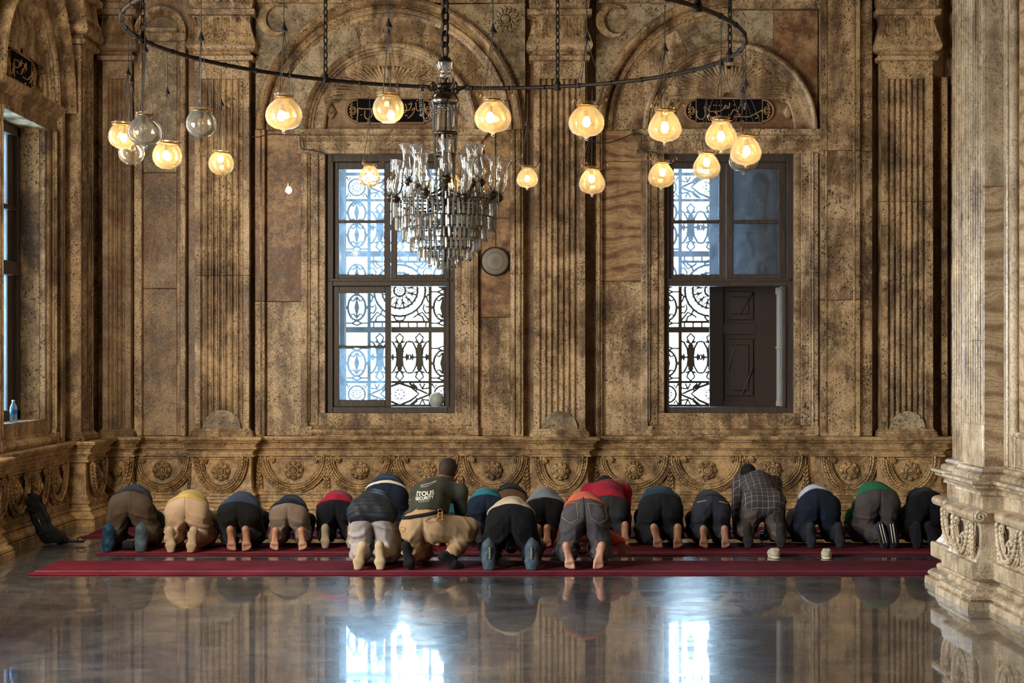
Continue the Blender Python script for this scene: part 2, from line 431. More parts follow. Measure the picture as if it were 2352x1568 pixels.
def cloth(name, col, rough=0.85, scale=260.0, var=0.12, sheen=0.15, bump=0.3):
    m, nt, n, p = principled(name, col, rough, spec=0.12)
    P = n.pos(obj=True)
    a = n.noise(P, 6.0, 4, 0.6, 0.4); b = n.noise(P, scale, 2, 0.5)
    c = n.mix(n.ramp(a, [(0.35, 0), (0.65, 1)]), [x * (1 - var) for x in col], [min(1, x * (1 + var)) for x in col])
    nt.links.new(c, p.inputs['Base Color'])
    bm = nt.nodes.new('ShaderNodeBump'); bm.inputs['Strength'].default_value = bump; bm.inputs['Distance'].default_value = 0.004
    nt.links.new(n.math('ADD', n.math('MULTIPLY', a, 2.0), b), bm.inputs['Height']); nt.links.new(bm.outputs[0], p.inputs['Normal'])
    p.inputs['Sheen Weight'].default_value = sheen * .2
    return m
def carpet_mat(y0, y1, yl):
    m, nt, n, p = principled('carpet_red', sg((140, 32, 52)), 0.95, spec=0.1)
    a = n.noise(n.pos(), 2.5, 4, 0.6); b = n.noise(n.pos(), 160.0, 2, 0.5)
    c = n.mix(n.ramp(a, [(0.35, 0), (0.65, 1)]), sg((74, 16, 30)), sg((94, 28, 42)))
    g = nt.nodes.new('ShaderNodeNewGeometry'); sep = nt.nodes.new('ShaderNodeSeparateXYZ'); nt.links.new(g.outputs['Position'], sep.inputs[0])
    ln = n.math('LESS_THAN', n.math('ABSOLUTE', n.math('SUBTRACT', sep.outputs[1], yl)), 0.009)
    c = n.mix(ln, c, sg((176, 124, 112)))
    nt.links.new(c, p.inputs['Base Color'])
    bm = nt.nodes.new('ShaderNodeBump'); bm.inputs['Strength'].default_value = 0.5; bm.inputs['Distance'].default_value = 0.004
    nt.links.new(b, bm.inputs['Height']); nt.links.new(bm.outputs[0], p.inputs['Normal'])
    return m
def skin(name, col):
    m, nt, n, p = principled(name, col, 0.5, spec=0.4)
    P = n.pos(obj=True); a = n.noise(P, 14.0, 4, 0.6)
    c = n.mix(n.ramp(a, [(0.35, 0), (0.7, 1)]), [x * 0.80 for x in col], [min(1, col[0] * 1.1), col[1] * 1.06, col[2] * 1.02])
    nt.links.new(c, p.inputs['Base Color']); p.inputs['Subsurface Weight'].default_value = 0.08; p.inputs['Subsurface Radius'].default_value = (0.02, 0.008, 0.004)
    b = n.noise(P, 120.0, 2); bm = nt.nodes.new('ShaderNodeBump'); bm.inputs['Strength'].default_value = 0.15; bm.inputs['Distance'].default_value = 0.002
    nt.links.new(b, bm.inputs['Height']); nt.links.new(bm.outputs[0], p.inputs['Normal'])
    return m
def wood_mat():
    m, nt, n, p = principled('window_wood', sg((70, 50, 40)), 0.5)
    a = n.noise(n.pos(scale=(14, 14, 1.2)), 3.0, 5, 0.65, 0.5)
    c = n.ramp(a, [(0.3, sg((54, 44, 40))), (0.55, sg((74, 62, 54))), (0.75, sg((92, 78, 68)))])
    nt.links.new(c, p.inputs['Base Color'])
    bm = nt.nodes.new('ShaderNodeBump'); bm.inputs['Strength'].default_value = 0.3; bm.inputs['Distance'].default_value = 0.005
    nt.links.new(a, bm.inputs['Height']); nt.links.new(bm.outputs[0], p.inputs['Normal'])
    return m
M['wood'] = wood_mat()
def metal(name, col, rough, metalness=1.0, var=0.3):
    m, nt, n, p = principled(name, col, rough, metal=metalness)
    a = n.noise(n.pos(), 30.0, 4, 0.6)
    nt.links.new(n.mix(n.ramp(a, [(0.35, 0), (0.65, 1)]), [x * (1 - var) for x in col], col), p.inputs['Base Color']); return m
M['iron'] = metal('wrought_iron', sg((46, 38, 32)), 0.55, 0.7)
M['brass'] = metal('brass', sg((188, 140, 84)), 0.35)
M['bronze'] = metal('dark_bronze', sg((78, 66, 54)), 0.35, 0.9)
M['silver'] = metal('tarnished_silver', sg((150, 142, 132)), 0.22, 1.0)
M['wire'] = principled('wire', sg((48, 38, 30)), 0.6)[0]
M['grille'] = principled('grille_iron', sg((112, 100, 84)), 0.6)[0]
M['socket'] = principled('bulb_socket', sg((120, 92, 66)), 0.5)[0]
M['gold'] = principled('gold_paint', sg((196, 158, 108)), 0.4, 0.3)[0]
M['plaque'] = principled('plaque_ground', sg((16, 16, 20)), 0.85, spec=.1)[0]
M['plaque_frame'] = principled('plaque_frame', sg((150, 108, 84)), 0.5)[0]

def emit(name, col, s):
    m, nt, out = new_mat(name); e = nt.nodes.new('ShaderNodeEmission'); e.inputs[0].default_value = (*col, 1); e.inputs[1].default_value = s
    nt.links.new(e.outputs[0], out.inputs[0]); return m
M['bulb'] = emit('bulb_lit', (1.0, 0.76, 0.46), 110.0)
M['bulb_small'] = emit('bulb_small_lit', (1.0, 0.80, 0.55), 120.0)

def thin_glass(name, tint, scat, scol, gl=1.0, rough=0.02, edge=0.5):
    """blown glass wall: clear towards the viewer, glossy and denser where it turns away"""
    m, nt, out = new_mat(name); n = N(nt)
    tr = n('ShaderNodeBsdfTransparent'); tr.inputs[0].default_value = (*tint, 1)
    df = n('ShaderNodeBsdfTranslucent'); df.inputs[0].default_value = (*scol, 1)
    d2 = n('ShaderNodeBsdfDiffuse'); d2.inputs[0].default_value = (*scol, 1)
    dm = n('ShaderNodeMixShader'); dm.inputs[0].default_value = 0.5; nt.links.new(df.outputs[0], dm.inputs[1]); nt.links.new(d2.outputs[0], dm.inputs[2])
    gs = n('ShaderNodeBsdfGlossy'); gs.inputs['Roughness'].default_value = rough
    lw = n('ShaderNodeLayerWeight'); lw.inputs[0].default_value = 0.35
    fac = n.math('MULTIPLY_ADD', lw.outputs['Facing'], edge, scat, clamp=True)
    mx = n('ShaderNodeMixShader'); nt.links.new(fac, mx.inputs[0]); nt.links.new(tr.outputs[0], mx.inputs[1]); nt.links.new(dm.outputs[0], mx.inputs[2])
    fr = n('ShaderNodeFresnel'); fr.inputs[0].default_value = 1.45
    m2 = n('ShaderNodeMixShader'); nt.links.new(n.math('MULTIPLY', fr.outputs[0], gl), m2.inputs[0]); nt.links.new(mx.outputs[0], m2.inputs[1]); nt.links.new(gs.outputs[0], m2.inputs[2])
    nt.links.new(m2.outputs[0], out.inputs[0]); return m
M['globe'] = thin_glass('lamp_globe_glass', (1.0, 0.88, 0.62), 0.15, (1.0, 0.80, 0.48), .9, edge=0.20)
M['globe_off'] = thin_glass('lamp_globe_glass_unlit', (0.98, 0.94, 0.86), 0.08, (0.95, 0.84, 0.62), .9, edge=0.25)
M['shade'] = thin_glass('hurricane_glass', (0.97, 0.96, 0.92), 0.05, (0.85, 0.82, 0.74), 2.2, 0.05, edge=0.45)
M['crystal'] = thin_glass('crystal_prism', (0.60, 0.56, 0.50), 0.24, (0.50, 0.45, 0.37), 1.3, 0.10, edge=0.3)
M['bead'] = thin_glass('crystal_bead', (0.8, 0.78, 0.74), 0.25, (0.6, 0.56, 0.5), 3.0, 0.08, edge=0.4)
def pane_mat(name, scat, col, seed):
    m, nt, out = new_mat(name); n = N(nt)
    tr = n('ShaderNodeBsdfTransparent'); tr.inputs[0].default_value = (0.90, 0.96, 1.0, 1)
    df = n('ShaderNodeBsdfTranslucent'); df.inputs[0].default_value = (*col, 1)
    d2 = n('ShaderNodeBsdfDiffuse'); d2.inputs[0].default_value = (*col, 1)
    dm = n('ShaderNodeMixShader'); dm.inputs[0].default_value = 0.35; nt.links.new(df.outputs[0], dm.inputs[1]); nt.links.new(d2.outputs[0], dm.inputs[2])
    sw = n.noise(n.pos(loc=(seed, 0, seed), scale=(1.6, 1, 1)), 2.2, 5, 0.6, 2.2)
    fac = n.ramp(sw, [(0.30, scat * 0.45), (0.50, scat), (0.72, min(1, scat * 1.7))])
    mx = n('ShaderNodeMixShader'); nt.links.new(fac, mx.inputs[0]); nt.links.new(tr.outputs[0], mx.inputs[1]); nt.links.new(dm.outputs[0], mx.inputs[2])
    gs = n('ShaderNodeBsdfGlossy'); gs.inputs['Roughness'].default_value = 0.05
    m2 = n('ShaderNodeMixShader'); m2.inputs[0].default_value = 0.05; nt.links.new(mx.outputs[0], m2.inputs[1]); nt.links.new(gs.outputs[0], m2.inputs[2])
    nt.links.new(m2.outputs[0], out.inputs[0]); return m
M['pane'] = pane_mat('dusty_pane', 0.30, (0.62, 0.78, 0.92), 1.0)
M['pane_b'] = pane_mat('dusty_pane_streaked', 0.32, (0.42, 0.52, 0.66), 6.0)
M['pane_clean'] = pane_mat('clear_pane', 0.06, (0.7, 0.8, 0.9), 3.0)
# ------------------------------------------------------------------ the room
XL = -4.855
def FB(h, z, o): return (h, WALL - o, z)           # back wall frame
def FL(h, z, o): return (XL + o, h, z)             # left wall frame (h = depth)
XP = 3.52
def FP(h, z, o): return (XP - o, h, z)             # pier, face towards the nave
ZT = 8.0
# floor and ceiling
mb = MB(); mb.box(-9, 10, -8, 9.5, -0.2, 0.0); mb.box(-6.0, 10, 9.5, 21.9, -0.2, 0.0); fl = mb.build('floor', M['floor']); tag(fl, 'polished grey marble floor mirroring the windows and wall', 'floor', kind='structure')
M['ceiling'] = principled('ceiling_plaster', sg((150, 128, 100)), 0.8)[0]
mb = MB(); mb.box(-9, 10, -8, 9.5, ZT, ZT + 0.2); mb.box(-6.0, 10, 9.5, 21.9, ZT, ZT + 0.2); tag(mb.build('ceiling', M['ceiling']), 'tan plaster ceiling of the hall', 'ceiling', kind='structure')

wb = tag(empty('wall_back', (0, WALL, 0)), 'carved alabaster wall with two tall windows behind the worshippers', 'wall', kind='structure')
wl = tag(empty('wall_left', (XL, 17, 0)), 'carved alabaster side wall with a window at the left edge', 'wall', kind='structure')
wr = tag(empty('wall_right', (XP, 12, 0)), 'pale marble pier with fluted shaft and scrolled dado', 'pier', kind='structure')
for w in (wb, wl, wr): w.location = (0, 0, 0)

# openings
def W(u): return PX(u, 20.0)
OP = [(W(748), W(1045)), (W(1525), W(1822))]; Z0, Z1 = PZ(948, 20), PZ(352, 20)
T = 1.95
mb = MB()
mb.box(XL - 1.6, OP[0][0], WALL, WALL + T, 0, ZT); mb.box(OP[0][1], OP[1][0], WALL, WALL + T, 0, ZT); mb.box(OP[1][1], 8.0, WALL, WALL + T, 0, ZT)
for a, b in OP: mb.box(a, b, WALL, WALL + T, 0, Z0); mb.box(a, b, WALL, WALL + T, Z1, ZT)
mb.build('wall_surface', M['stone_dark'], wb)

def slab(frm, h0, h1, z0, z1, o0, o1, mat, name='stone_panel', parent=None, bev=0.008):
    a = frm(h0, z0, o0); b = frm(h1, z1, o1); m_ = MB(); m_.box(a[0], b[0], a[1], b[1], a[2], b[2], bev); return m_.build(name, M[mat] if isinstance(mat, str) else mat, parent)

# --- window surround, lintel, arches (back wall frame or left wall frame)
def hprof(frm, h0, h1, prof, name, mat, parent):
    """horizontal moulding with mitred returns; profile [(out, z)]"""
    m_ = MB(); n = len(prof); vs = []
    pts = [(h0, 0, -1, 0), (h0, 0, -1, 1), (h1, 0, 1, 1), (h1, 0, 1, 0)]
    for (h, _, s, f) in pts:
        for o, z in prof: vs.append(frm(h + s * o * 0.8, z, o if f else -0.005))
    fs = []
    for i in range(3):
        for k in range(n - 1): fs.append((i * n + k, i * n + k + 1, (i + 1) * n + k + 1, (i + 1) * n + k))
    fs.append(tuple([0, n, 2 * n, 3 * n])); fs.append(tuple([n - 1, 2 * n - 1, 3 * n - 1, 4 * n - 1]))
    m_.add(vs, fs); return m_.build(name, M[mat], parent)
def tubes(frm, lines, r, name, mat, parent, n=6, smooth=True):
    m_ = MB()
    for L in lines: m_.tube([frm(*p) for p in L], r, n)
    return m_.build(name, M[mat], parent, smooth=smooth)

def window_bay(frm, parent, hc, wop, arch_big=(0, PI), big=True, side_strips=True, mats=('stone', 'stone_b')):
    """stone architrave, lintel, inner and outer arch round an opening of width wop centred at hc"""
    s = 20.0 / F; hw = wop / 2
    zl0 = PZ(350, 19.9); zl1 = PZ(298, 19.9); zs = Z0
    m_ = MB()
    for sg_ in (-1, 1):
        for (o0, o1, w0, w1, zz) in ((0, 0.06, 0.0, 0.075, 0), (0, 0.085, 0.075, 0.19, 0), (0, 0.12, 0.19, 0.27, 0)):
            a, b = hc + sg_ * (hw + w0), hc + sg_ * (hw + w1)
            p = frm(a, zs - 0.14 if w1 < .2 else zs - 0.26, 0); q = frm(b, zl0, o1); m_.box(p[0], q[0], p[1], q[1], p[2], q[2], 0.008)
        for w0 in (0.178, 0.205):
            m_.tube([frm(hc + sg_ * (hw + w0), zs - 0.1, 0.10 if w0 < .19 else 0.12), frm(hc + sg_ * (hw + w0), zl0, 0.10 if w0 < .19 else 0.12)], 0.012, 8)
        p = frm(hc + sg_ * (hw + 0.135), 0.9, 0); q = frm(hc + sg_ * (hw + 0.277), zs - 0.145, 0.14); m_.box(p[0], q[0], p[1], q[1], p[2], q[2], 0.01)
    m_.build('architrave', M[mats[0]], parent)
    hprof(frm, hc - hw - 0.10, hc + hw + 0.10, [(0.07, zs), (0.07, zs - 0.14), (0.09, zs - 0.145), (0.09, zs - 0.165), (0.11, zs - 0.175), (0.14, zs - 0.19), (0.15, zs - 0.215), (0.14, zs - 0.24), (0.12, zs - 0.245), (0.12, 0.9)], 'window_sill', mats[1], parent)
    hprof(frm, hc - hw - 0.24, hc + hw + 0.24, [(0.0, zl0 - 0.012), (0.10, zl0 - 0.012), (0.10, zl0 + 0.03), (0.08, zl0 + 0.035), (0.08, zl0 + 0.13), (0.10, zl0 + 0.135), (0.13, zl0 + 0.165), (0.13, zl0 + 0.185), (0.165, zl0 + 0.20), (0.18, zl0 + 0.225), (0.18, zl1), (0.0, zl1 + 0.01)], 'lintel', mats[0], parent)
    c = (hc, zl1)
    m_ = MB(); m_.sweep_arc(frm, c, [(0.74, 0), (0.74, 0.06), (0.755, 0.075), (0.77, 0.065), (0.87, 0.07), (0.875, 0.095), (0.90, 0.10), (0.905, 0.12), (0.935, 0.125), (0.94, 0.15), (0.97, 0.165), (0.995, 0.15), (1.0, 0.12), (1.0, 0)], 0, PI, 56)
    m_.build('arch_moulding', M[mats[0]], parent, auto=40)
    if big:
        m_ = MB(); m_.sweep_arc(frm, c, [(1.30, 0), (1.30, 0.035), (1.34, 0.05), (1.345, 0.075), (1.37, 0.08), (1.39, 0.10), (1.40, 0.06), (1.425, 0.06), (1.43, 0.13), (1.455, 0.185), (1.485, 0.2), (1.515, 0.185), (1.53, 0.14), (1.53, 0)], arch_big[0], arch_big[1], 64)
        m_.build('relieving_arch', M[mats[1]], parent, auto=40)

def fan_carving(frm, parent, hc, z0, mat='stone'):
    """leaf fan over the inscription plaque"""
    m_ = MB(); n = 15
    for i in range(n):
        a = PI * (i + 0.5) / n; c, s = math.cos(a), math.sin(a)
        L = 0.30 + 0.36 * abs(c) ** 1.3
        for j, dw in enumerate((-0.024, 0.0, 0.024)):
            pts, rs = [], []
            for t in np.linspace(0, 1, 9):
                rad = 0.06 + L * t; bend = -0.10 * c * t * t * (1 if abs(c) > .15 else 0.2)
                px = c * rad - s * dw * (0.3 + 1.6 * t); pz = s * rad * 0.86 + c * dw * (0.3 + 1.6 * t) + bend * c * 0.9
                pts.append(frm(hc + px, z0 + max(-0.02, pz), 0.03 + 0.035 * math.sin(t * PI * 0.8))); rs.append(0.009 + 0.024 * t * (1.15 - t * 0.75))
            m_.tube(pts, rs, 6)
    for sgn in (-1, 1):
        for k in range(7):        # little shell beside the plaque
            a = -0.9 + 0.3 * k; x0 = hc + sgn * 0.62; m_.tube([frm(x0, z0 - 0.18, 0.03), frm(x0 + sgn * 0.10 * math.cos(a), z0 - 0.18 + 0.10 * math.sin(a), 0.045)], [0.006, 0.014], 6)
        sp = [frm(hc + sgn * (0.63 + 0.055 * (1 - t) * math.cos(t * 9)), z0 - 0.03 + 0.055 * (1 - t) * math.sin(t * 9), 0.04) for t in np.linspace(0, 0.95, 22)]
        m_.tube(sp, 0.013, 6)
        for t in np.linspace(0, 1, 12):       # acanthus edge running down the arch
            a = 0.25 + 0.9 * t; R = 0.70; x = hc + sgn * R * math.cos(a); z = (z0 - 0.24) + R * math.sin(a)
            m_.ell(frm(x, z, 0.035), (0.05, 0.022, 0.02), Matrix.Rotation(-(a if sgn > 0 else PI - a) + 0.7 * sgn, 3, 'Y'), 8, 5)
    return m_.build('leaf_fan', M[mat], parent, smooth=True)

def stroke2(pts, n=8):
    """Catmull-Rom through 2D points"""
    out = []; P = [pts[0]] + list(pts) + [pts[-1]]
    for i in range(1, len(P) - 2):
        for t in np.linspace(0, 1, n, endpoint=False):
            p = [0.5 * ((2 * P[i][k]) + (-P[i - 1][k] + P[i + 1][k]) * t + (2 * P[i - 1][k] - 5 * P[i][k] + 4 * P[i + 1][k] - P[i + 2][k]) * t * t + (-P[i - 1][k] + 3 * P[i][k] - 3 * P[i + 1][k] + P[i + 2][k]) * t ** 3) for k in (0, 1)]
            out.append(tuple(p))
    out.append(tuple(pts[-1])); return out
def plaque(frm, parent, hc, zc, strokes, w=1.02, h=0.27):
    hw, hh = w / 2, h / 2
    def outline(e):
        a = hw - 0.13; pts = []
        for t in np.linspace(-PI / 2, PI / 2, 12): pts.append((a + (hh * 0.86 + e) * math.cos(t), (hh * 0.86 + e) * math.sin(t)))
        pts += [(a, hh + e), (-a, hh + e)]
        for t in np.linspace(PI / 2, 1.5 * PI, 12): pts.append((-a + (hh * 0.86 + e) * math.cos(t), (hh * 0.86 + e) * math.sin(t)))
        pts += [(-a, -hh - e), (a, -hh - e)]; return pts
    m_ = MB(); ol = outline(0); vs = [frm(hc + x, zc + z, -0.002) for x, z in ol] + [frm(hc + x, zc + z, 0.022) for x, z in ol]; n = len(ol)
    m_.add(vs, [tuple(range(n, 2 * n))] + [(i, (i + 1) % n, (i + 1) % n + n, i + n) for i in range(n)])
    g = m_.build('inscription_plaque', M['plaque'], parent); tag(g, 'black plaque with gold calligraphy')
    m_ = MB(); m_.tube([frm(hc + x, zc + z, 0.024) for x, z in outline(0.010)], 0.014, 8, closed=True); m_.build('plaque_frame', M['plaque_frame'], g, smooth=True)
    m_ = MB()
    a = hw - 0.13
    for sgn in (-1, 1):
        m_.tube([frm(hc + sgn * a, zc - hh, 0.024), frm(hc + sgn * a, zc + hh, 0.024)], 0.005, 5)
        for (rr, q) in ((0.045, 0), (0.024, 1)):
            m_.tube([frm(hc + sgn * (a + 0.05 + rr * 0.7 * math.cos(t)), zc + rr * math.sin(t), 0.024) for t in np.linspace(0, 2 * PI, 14)], 0.005, 5)
        for t in np.linspace(-1.2, 1.2, 6): m_.ell(frm(hc + sgn * (a + 0.05 + 0.035 * math.cos(t)), zc + 0.08 * math.sin(t), 0.024), (0.010, 0.006, 0.012))
    for st in strokes:
        if len(st) == 1: m_.ell(frm(hc + st[0][0], zc + st[0][1], 0.024), (0.008, 0.006, 0.008)); continue
        m_.tube([frm(hc + x, zc + z, 0.024) for x, z in stroke2(st)], 0.0065, 5)
    m_.build('calligraphy', M['gold'], g, smooth=True)
# strokes traced in metres from the plaque centre
def sc(px, u0, v0, k=0.005): return [[((u - u0) * k, -(v - v0) * k) for u, v in st] for st in px]
CAL1 = sc([[(820, 275), (822, 258), (824, 247), (832, 248), (860, 248), (872, 246)], [(838, 252), (838, 265), (843, 271), (850, 269), (855, 262)], [(855, 262), (853, 250)],
           [(930, 236), (934, 247), (930, 256), (922, 258)], [(925, 250), (932, 252), (940, 250), (945, 240), (944, 232)], [(945, 252), (952, 246), (950, 256), (942, 266), (936, 269)],
           [(955, 233), (957, 250), (964, 252), (970, 248)], [(962, 262), (968, 262), (974, 256)], [(975, 236), (976, 254)], [(900, 240), (904, 252), (912, 254), (918, 250)], [(880, 262), (892, 266), (902, 262), (908, 252)],
           [(830, 262)], [(941, 237)], [(944, 237)], [(934, 263)], [(931, 263)], [(938, 237)], [(958, 229)], [(905, 232)], [(909, 232)]], 897, 252)
CAL2 = sc([[(1600, 252), (1598, 262), (1604, 271), (1614, 270), (1618, 258), (1617, 250)], [(1628, 240), (1626, 252), (1640, 254), (1655, 252), (1662, 246), (1672, 246), (1674, 234)], [(1660, 248), (1664, 240), (1670, 244)],
           [(1676, 262), (1680, 254), (1684, 250), (1690, 252), (1693, 256)], [(1694, 248), (1698, 240), (1702, 238), (1706, 248)], [(1683, 266), (1700, 266), (1718, 266), (1735, 258), (1747, 252)], [(1745, 252), (1749, 250), (1748, 256)],
           [(1709, 234), (1708, 250)], [(1732, 258), (1740, 264), (1738, 268), (1732, 270)], [(1638, 240)], [(1643, 240)], [(1650, 240)], [(1655, 240)], [(1684, 239)], [(1672, 262)], [(1646, 262)], [(1650, 264)], [(1700, 276)], [(1705, 276)], [(1627, 256), (1625, 272), (1630, 274)]], 1673, 252)

# back wall bays
for i, (cu, ab) in enumerate(((896.5, (0, PI)), (1673.5, (0.50 * PI, PI)))):
    hc = W(cu); window_bay(FB, wb, hc, OP[i][1] - OP[i][0], ab)
    fan_carving(FB, wb, hc, PZ(222, 19.97))
    plaque(FB, wb, hc + 0.005, PZ(254, 19.98), (CAL1, CAL2)[i])
# spandrels
def spandrel(frm, hc, h0, h1, zb, zt, r, out, a0, a1, name, mat, parent, n=40):
    pts = []
    for t in np.linspace(a0, a1, n): pts.append((hc + r * math.cos(t), zb + r * math.sin(t)))
    if a0 < 0.01: pts = [(h1, zb)] + pts
    if a1 > PI - 0.01: pts = pts + [(h0, zb)]
    pts += [(h0, zt), (h1, zt)] if a1 > PI - .01 else [(h0, zt)]
    m_ = MB(); k = len(pts); vs = [frm(x, z, out) for x, z in pts] + [frm(x, z, -.002) for x, z in pts]
    m_.add(vs, [tuple(range(k))] + [(i, (i + 1) % k, (i + 1) % k + k, i + k) for i in range(k)]); return m_.build(name, M[mat], parent)
ZB = PZ(298, 19.9)
spandrel(FB, W(896.5), W(590), W(1206), ZB, PZ(8, 19.9), 1.515, 0.10, 0, PI, 'spandrel', 'stone_grey', wb)
spandrel(FB, W(1673.5), W(1368), W(1673.5), ZB, PZ(8, 19.9), 1.515, 0.10, PI / 2, PI, 'spandrel', 'stone_grey', wb)
slab(FB, W(590), W(1206), PZ(8, 19.9), 6.9, 0, 0.15, 'stone_b', 'cornice_band', wb); slab(FB, W(1368), W(1882), PZ(8, 19.9), 6.9, 0, 0.16, 'stone', 'cornice_band', wb)
slab(FB, W(1680), W(1882), PZ(20, 19.9), PZ(4, 19.9), 0, 0.13, 'stone', 'cornice_band', wb)
# flat blocks right of the second arch
def blocks(frm, h0, h1, joints, o, mats, parent, name='stone_panel'):
    for k in range(len(joints) - 1): slab(frm, h0, h1, joints[k], joints[k + 1] - 0.004, 0, o, mats[k % len(mats)], name, parent, 0.006)
def annulus(frm, pts, out, mat, name='stone_panel', parent=None):
    m_ = MB(); k = len(pts); vs = [frm(x, z, out) for x, z in pts] + [frm(x, z, -.002) for x, z in pts]
    m_.add(vs, [tuple(range(k))] + [(i, (i + 1) % k, (i + 1) % k + k, i + k) for i in range(k)]); return m_.build(name, M[mat], parent)
h2 = W(1673.5); A = lambda a0, a1, r_, hc_: [(hc_ + r_ * math.cos(t), ZB + r_ * math.sin(t)) for t in np.linspace(a0, a1, 24)]
annulus(FB, [(W(1876), ZB)] + A(0.0, 1.03, .985, h2) + [(h2 + .985 * math.cos(1.03), PZ(22, 19.9)), (W(1876), PZ(22, 19.9))], .05, 'stone_red', parent=wb)
annulus(FB, A(1.035, PI / 2, .985, h2) + [(h2, PZ(22, 19.9)), (h2 + .985 * math.cos(1.035), PZ(22, 19.9))], .055, 'stone_grey', parent=wb)
for hc_, aa in ((W(896.5), (0.003, .62, 1.25, 1.9, 2.5, PI)), (h2, (PI / 2 + .01, 2.05, 2.6, PI))):
    for a0, a1 in zip(aa[:-1], aa[1:]): annulus(FB, A(a0 + .002, a1 - .002, .985, hc_) + A(a1 - .002, a0 + .002, 1.31, hc_), .035, 'stone_grey' if int(a0 * 10) % 2 else 'stone', parent=wb)
# side panels and strips beside the windows
pz = lambda v: PZ(v, 19.92)
blocks(FB, W(612), W(694), [0.9, pz(692), ZB], 0.06, ['stone', 'stone_red'], wb)
blocks(FB, W(590), W(612), [0.9, pz(692), ZB], 0.15, ['stone_b', 'stone_red'], wb, 'strip')
blocks(FB, W(1100), W(1172), [0.9, pz(728), pz(500), ZB], 0.05, ['stone_b', 'stone_red', 'stone_red'], wb)
blocks(FB, W(1172), W(1202), [0.9, pz(628), ZB], 0.13, ['stone', 'stone'], wb, 'strip')
blocks(FB, W(1382), W(1476), [0.9, pz(645), pz(370), ZB], 0.06, ['stone', 'onyx', 'onyx'], wb)
blocks(FB, W(1368), W(1382), [0.9, pz(645), ZB], 0.13, ['stone', 'onyx'], wb, 'strip')
for u in (604, 1180, 1193, 1374): tubes(FB, [[(W(u), 0.92, 0.14), (W(u), ZB, 0.14)]], 0.018, 'bead_moulding', 'stone', wb)
# panel between the corner pilaster and the first big pilaster
blocks(FB, W(330), W(408), [0.9, pz(662), pz(395), pz(60)], 0.04, ['stone_dark', 'stone_dark', 'stone_grey'], wb)
slab(FB, W(313), W(331), 0.9, pz(95), 0, 0.13, 'stone', 'strip', wb); slab(FB, W(418), W(431), 0.9, pz(95), 0, 0.13, 'stone', 'strip', wb); slab(FB, W(408), W(418), 0.9, pz(95), 0, 0.06, 'stone_red', 'strip', wb)
m_ = MB(); m_.sweep_arc(FB, ((W(313) + W(431)) / 2, pz(75)), [(0.20, 0.0), (0.20, 0.06), (0.23, 0.10), (0.27, 0.13), (0.295, 0.13), (0.295, 0)], 0, PI, 32); m_.build('arch_moulding', M['stone'], wb, auto=40)
slab(FB, W(313), W(431), pz(95), pz(75), 0, 0.12, 'stone', 'strip', wb)
# plain pilaster strip
for (a, b, o) in ((1886, 1976, 0.20), (1976, 2004, 0.14)):
    j = [0.9, PZ(688, 19.8), PZ(345, 19.8), 6.9]
    blocks(FB, PX(a, 20 - o), PX(b, 20 - o), j, o, ['stone_b', 'stone', 'stone_b'], wb, 'plain_pilaster')
for u in (1962, 1898): tubes(FB, [[(PX(u, 19.8), 0.95, 0.2), (PX(u, 19.8), 6.5, 0.2)]], 0.012, 'bead_moulding', 'stone_b', wb)
slab(FB, PX(2162, 19.9), PX(2176, 19.9), 0.9, 5.0, 0, 0.12, 'stone_b', 'strip', wb); slab(FB, PX(2186, 19.9), 7.9, 0.9, 6.9, 0, 0.1, 'stone', 'stone_panel', wb)

# fluted pilasters
def fluted(frm, parent, h0, h1, out, z0, z1, nf, mat, joint=None, depth=1.35, name='fluted_shaft', margin=0.06):
    m_ = MB()
    def piece(za, zb, o):
        w = h1 - h0; fw = (w - 2 * margin) / nf; pts = [(h0, 0), (h0, o)]
        for i in range(nf):
            c = h0 + margin + fw * (i + 0.5); r = fw * 0.44
            pts.append((c - r, o))
            for t in np.linspace(0, PI, 8)[1:-1]: pts.append((c - r * math.cos(t), o - r * depth * math.sin(t)))
            pts.append((c + r, o))
        pts += [(h1, o), (h1, 0)]; n = len(pts)
        vs = [frm(x, za, y) for x, y in pts] + [frm(x, zb, y) for x, y in pts]
        m_.add(vs, [tuple(range(n)), tuple(range(n, 2 * n))] + [(i, (i + 1) % n, (i + 1) % n + n, i + n) for i in range(n)])
    if joint: piece(z0, joint - 0.003, out); piece(joint + 0.003, z1, out - 0.006)
    else: piece(z0, z1, out)
    return m_.build(name, M[mat], parent)
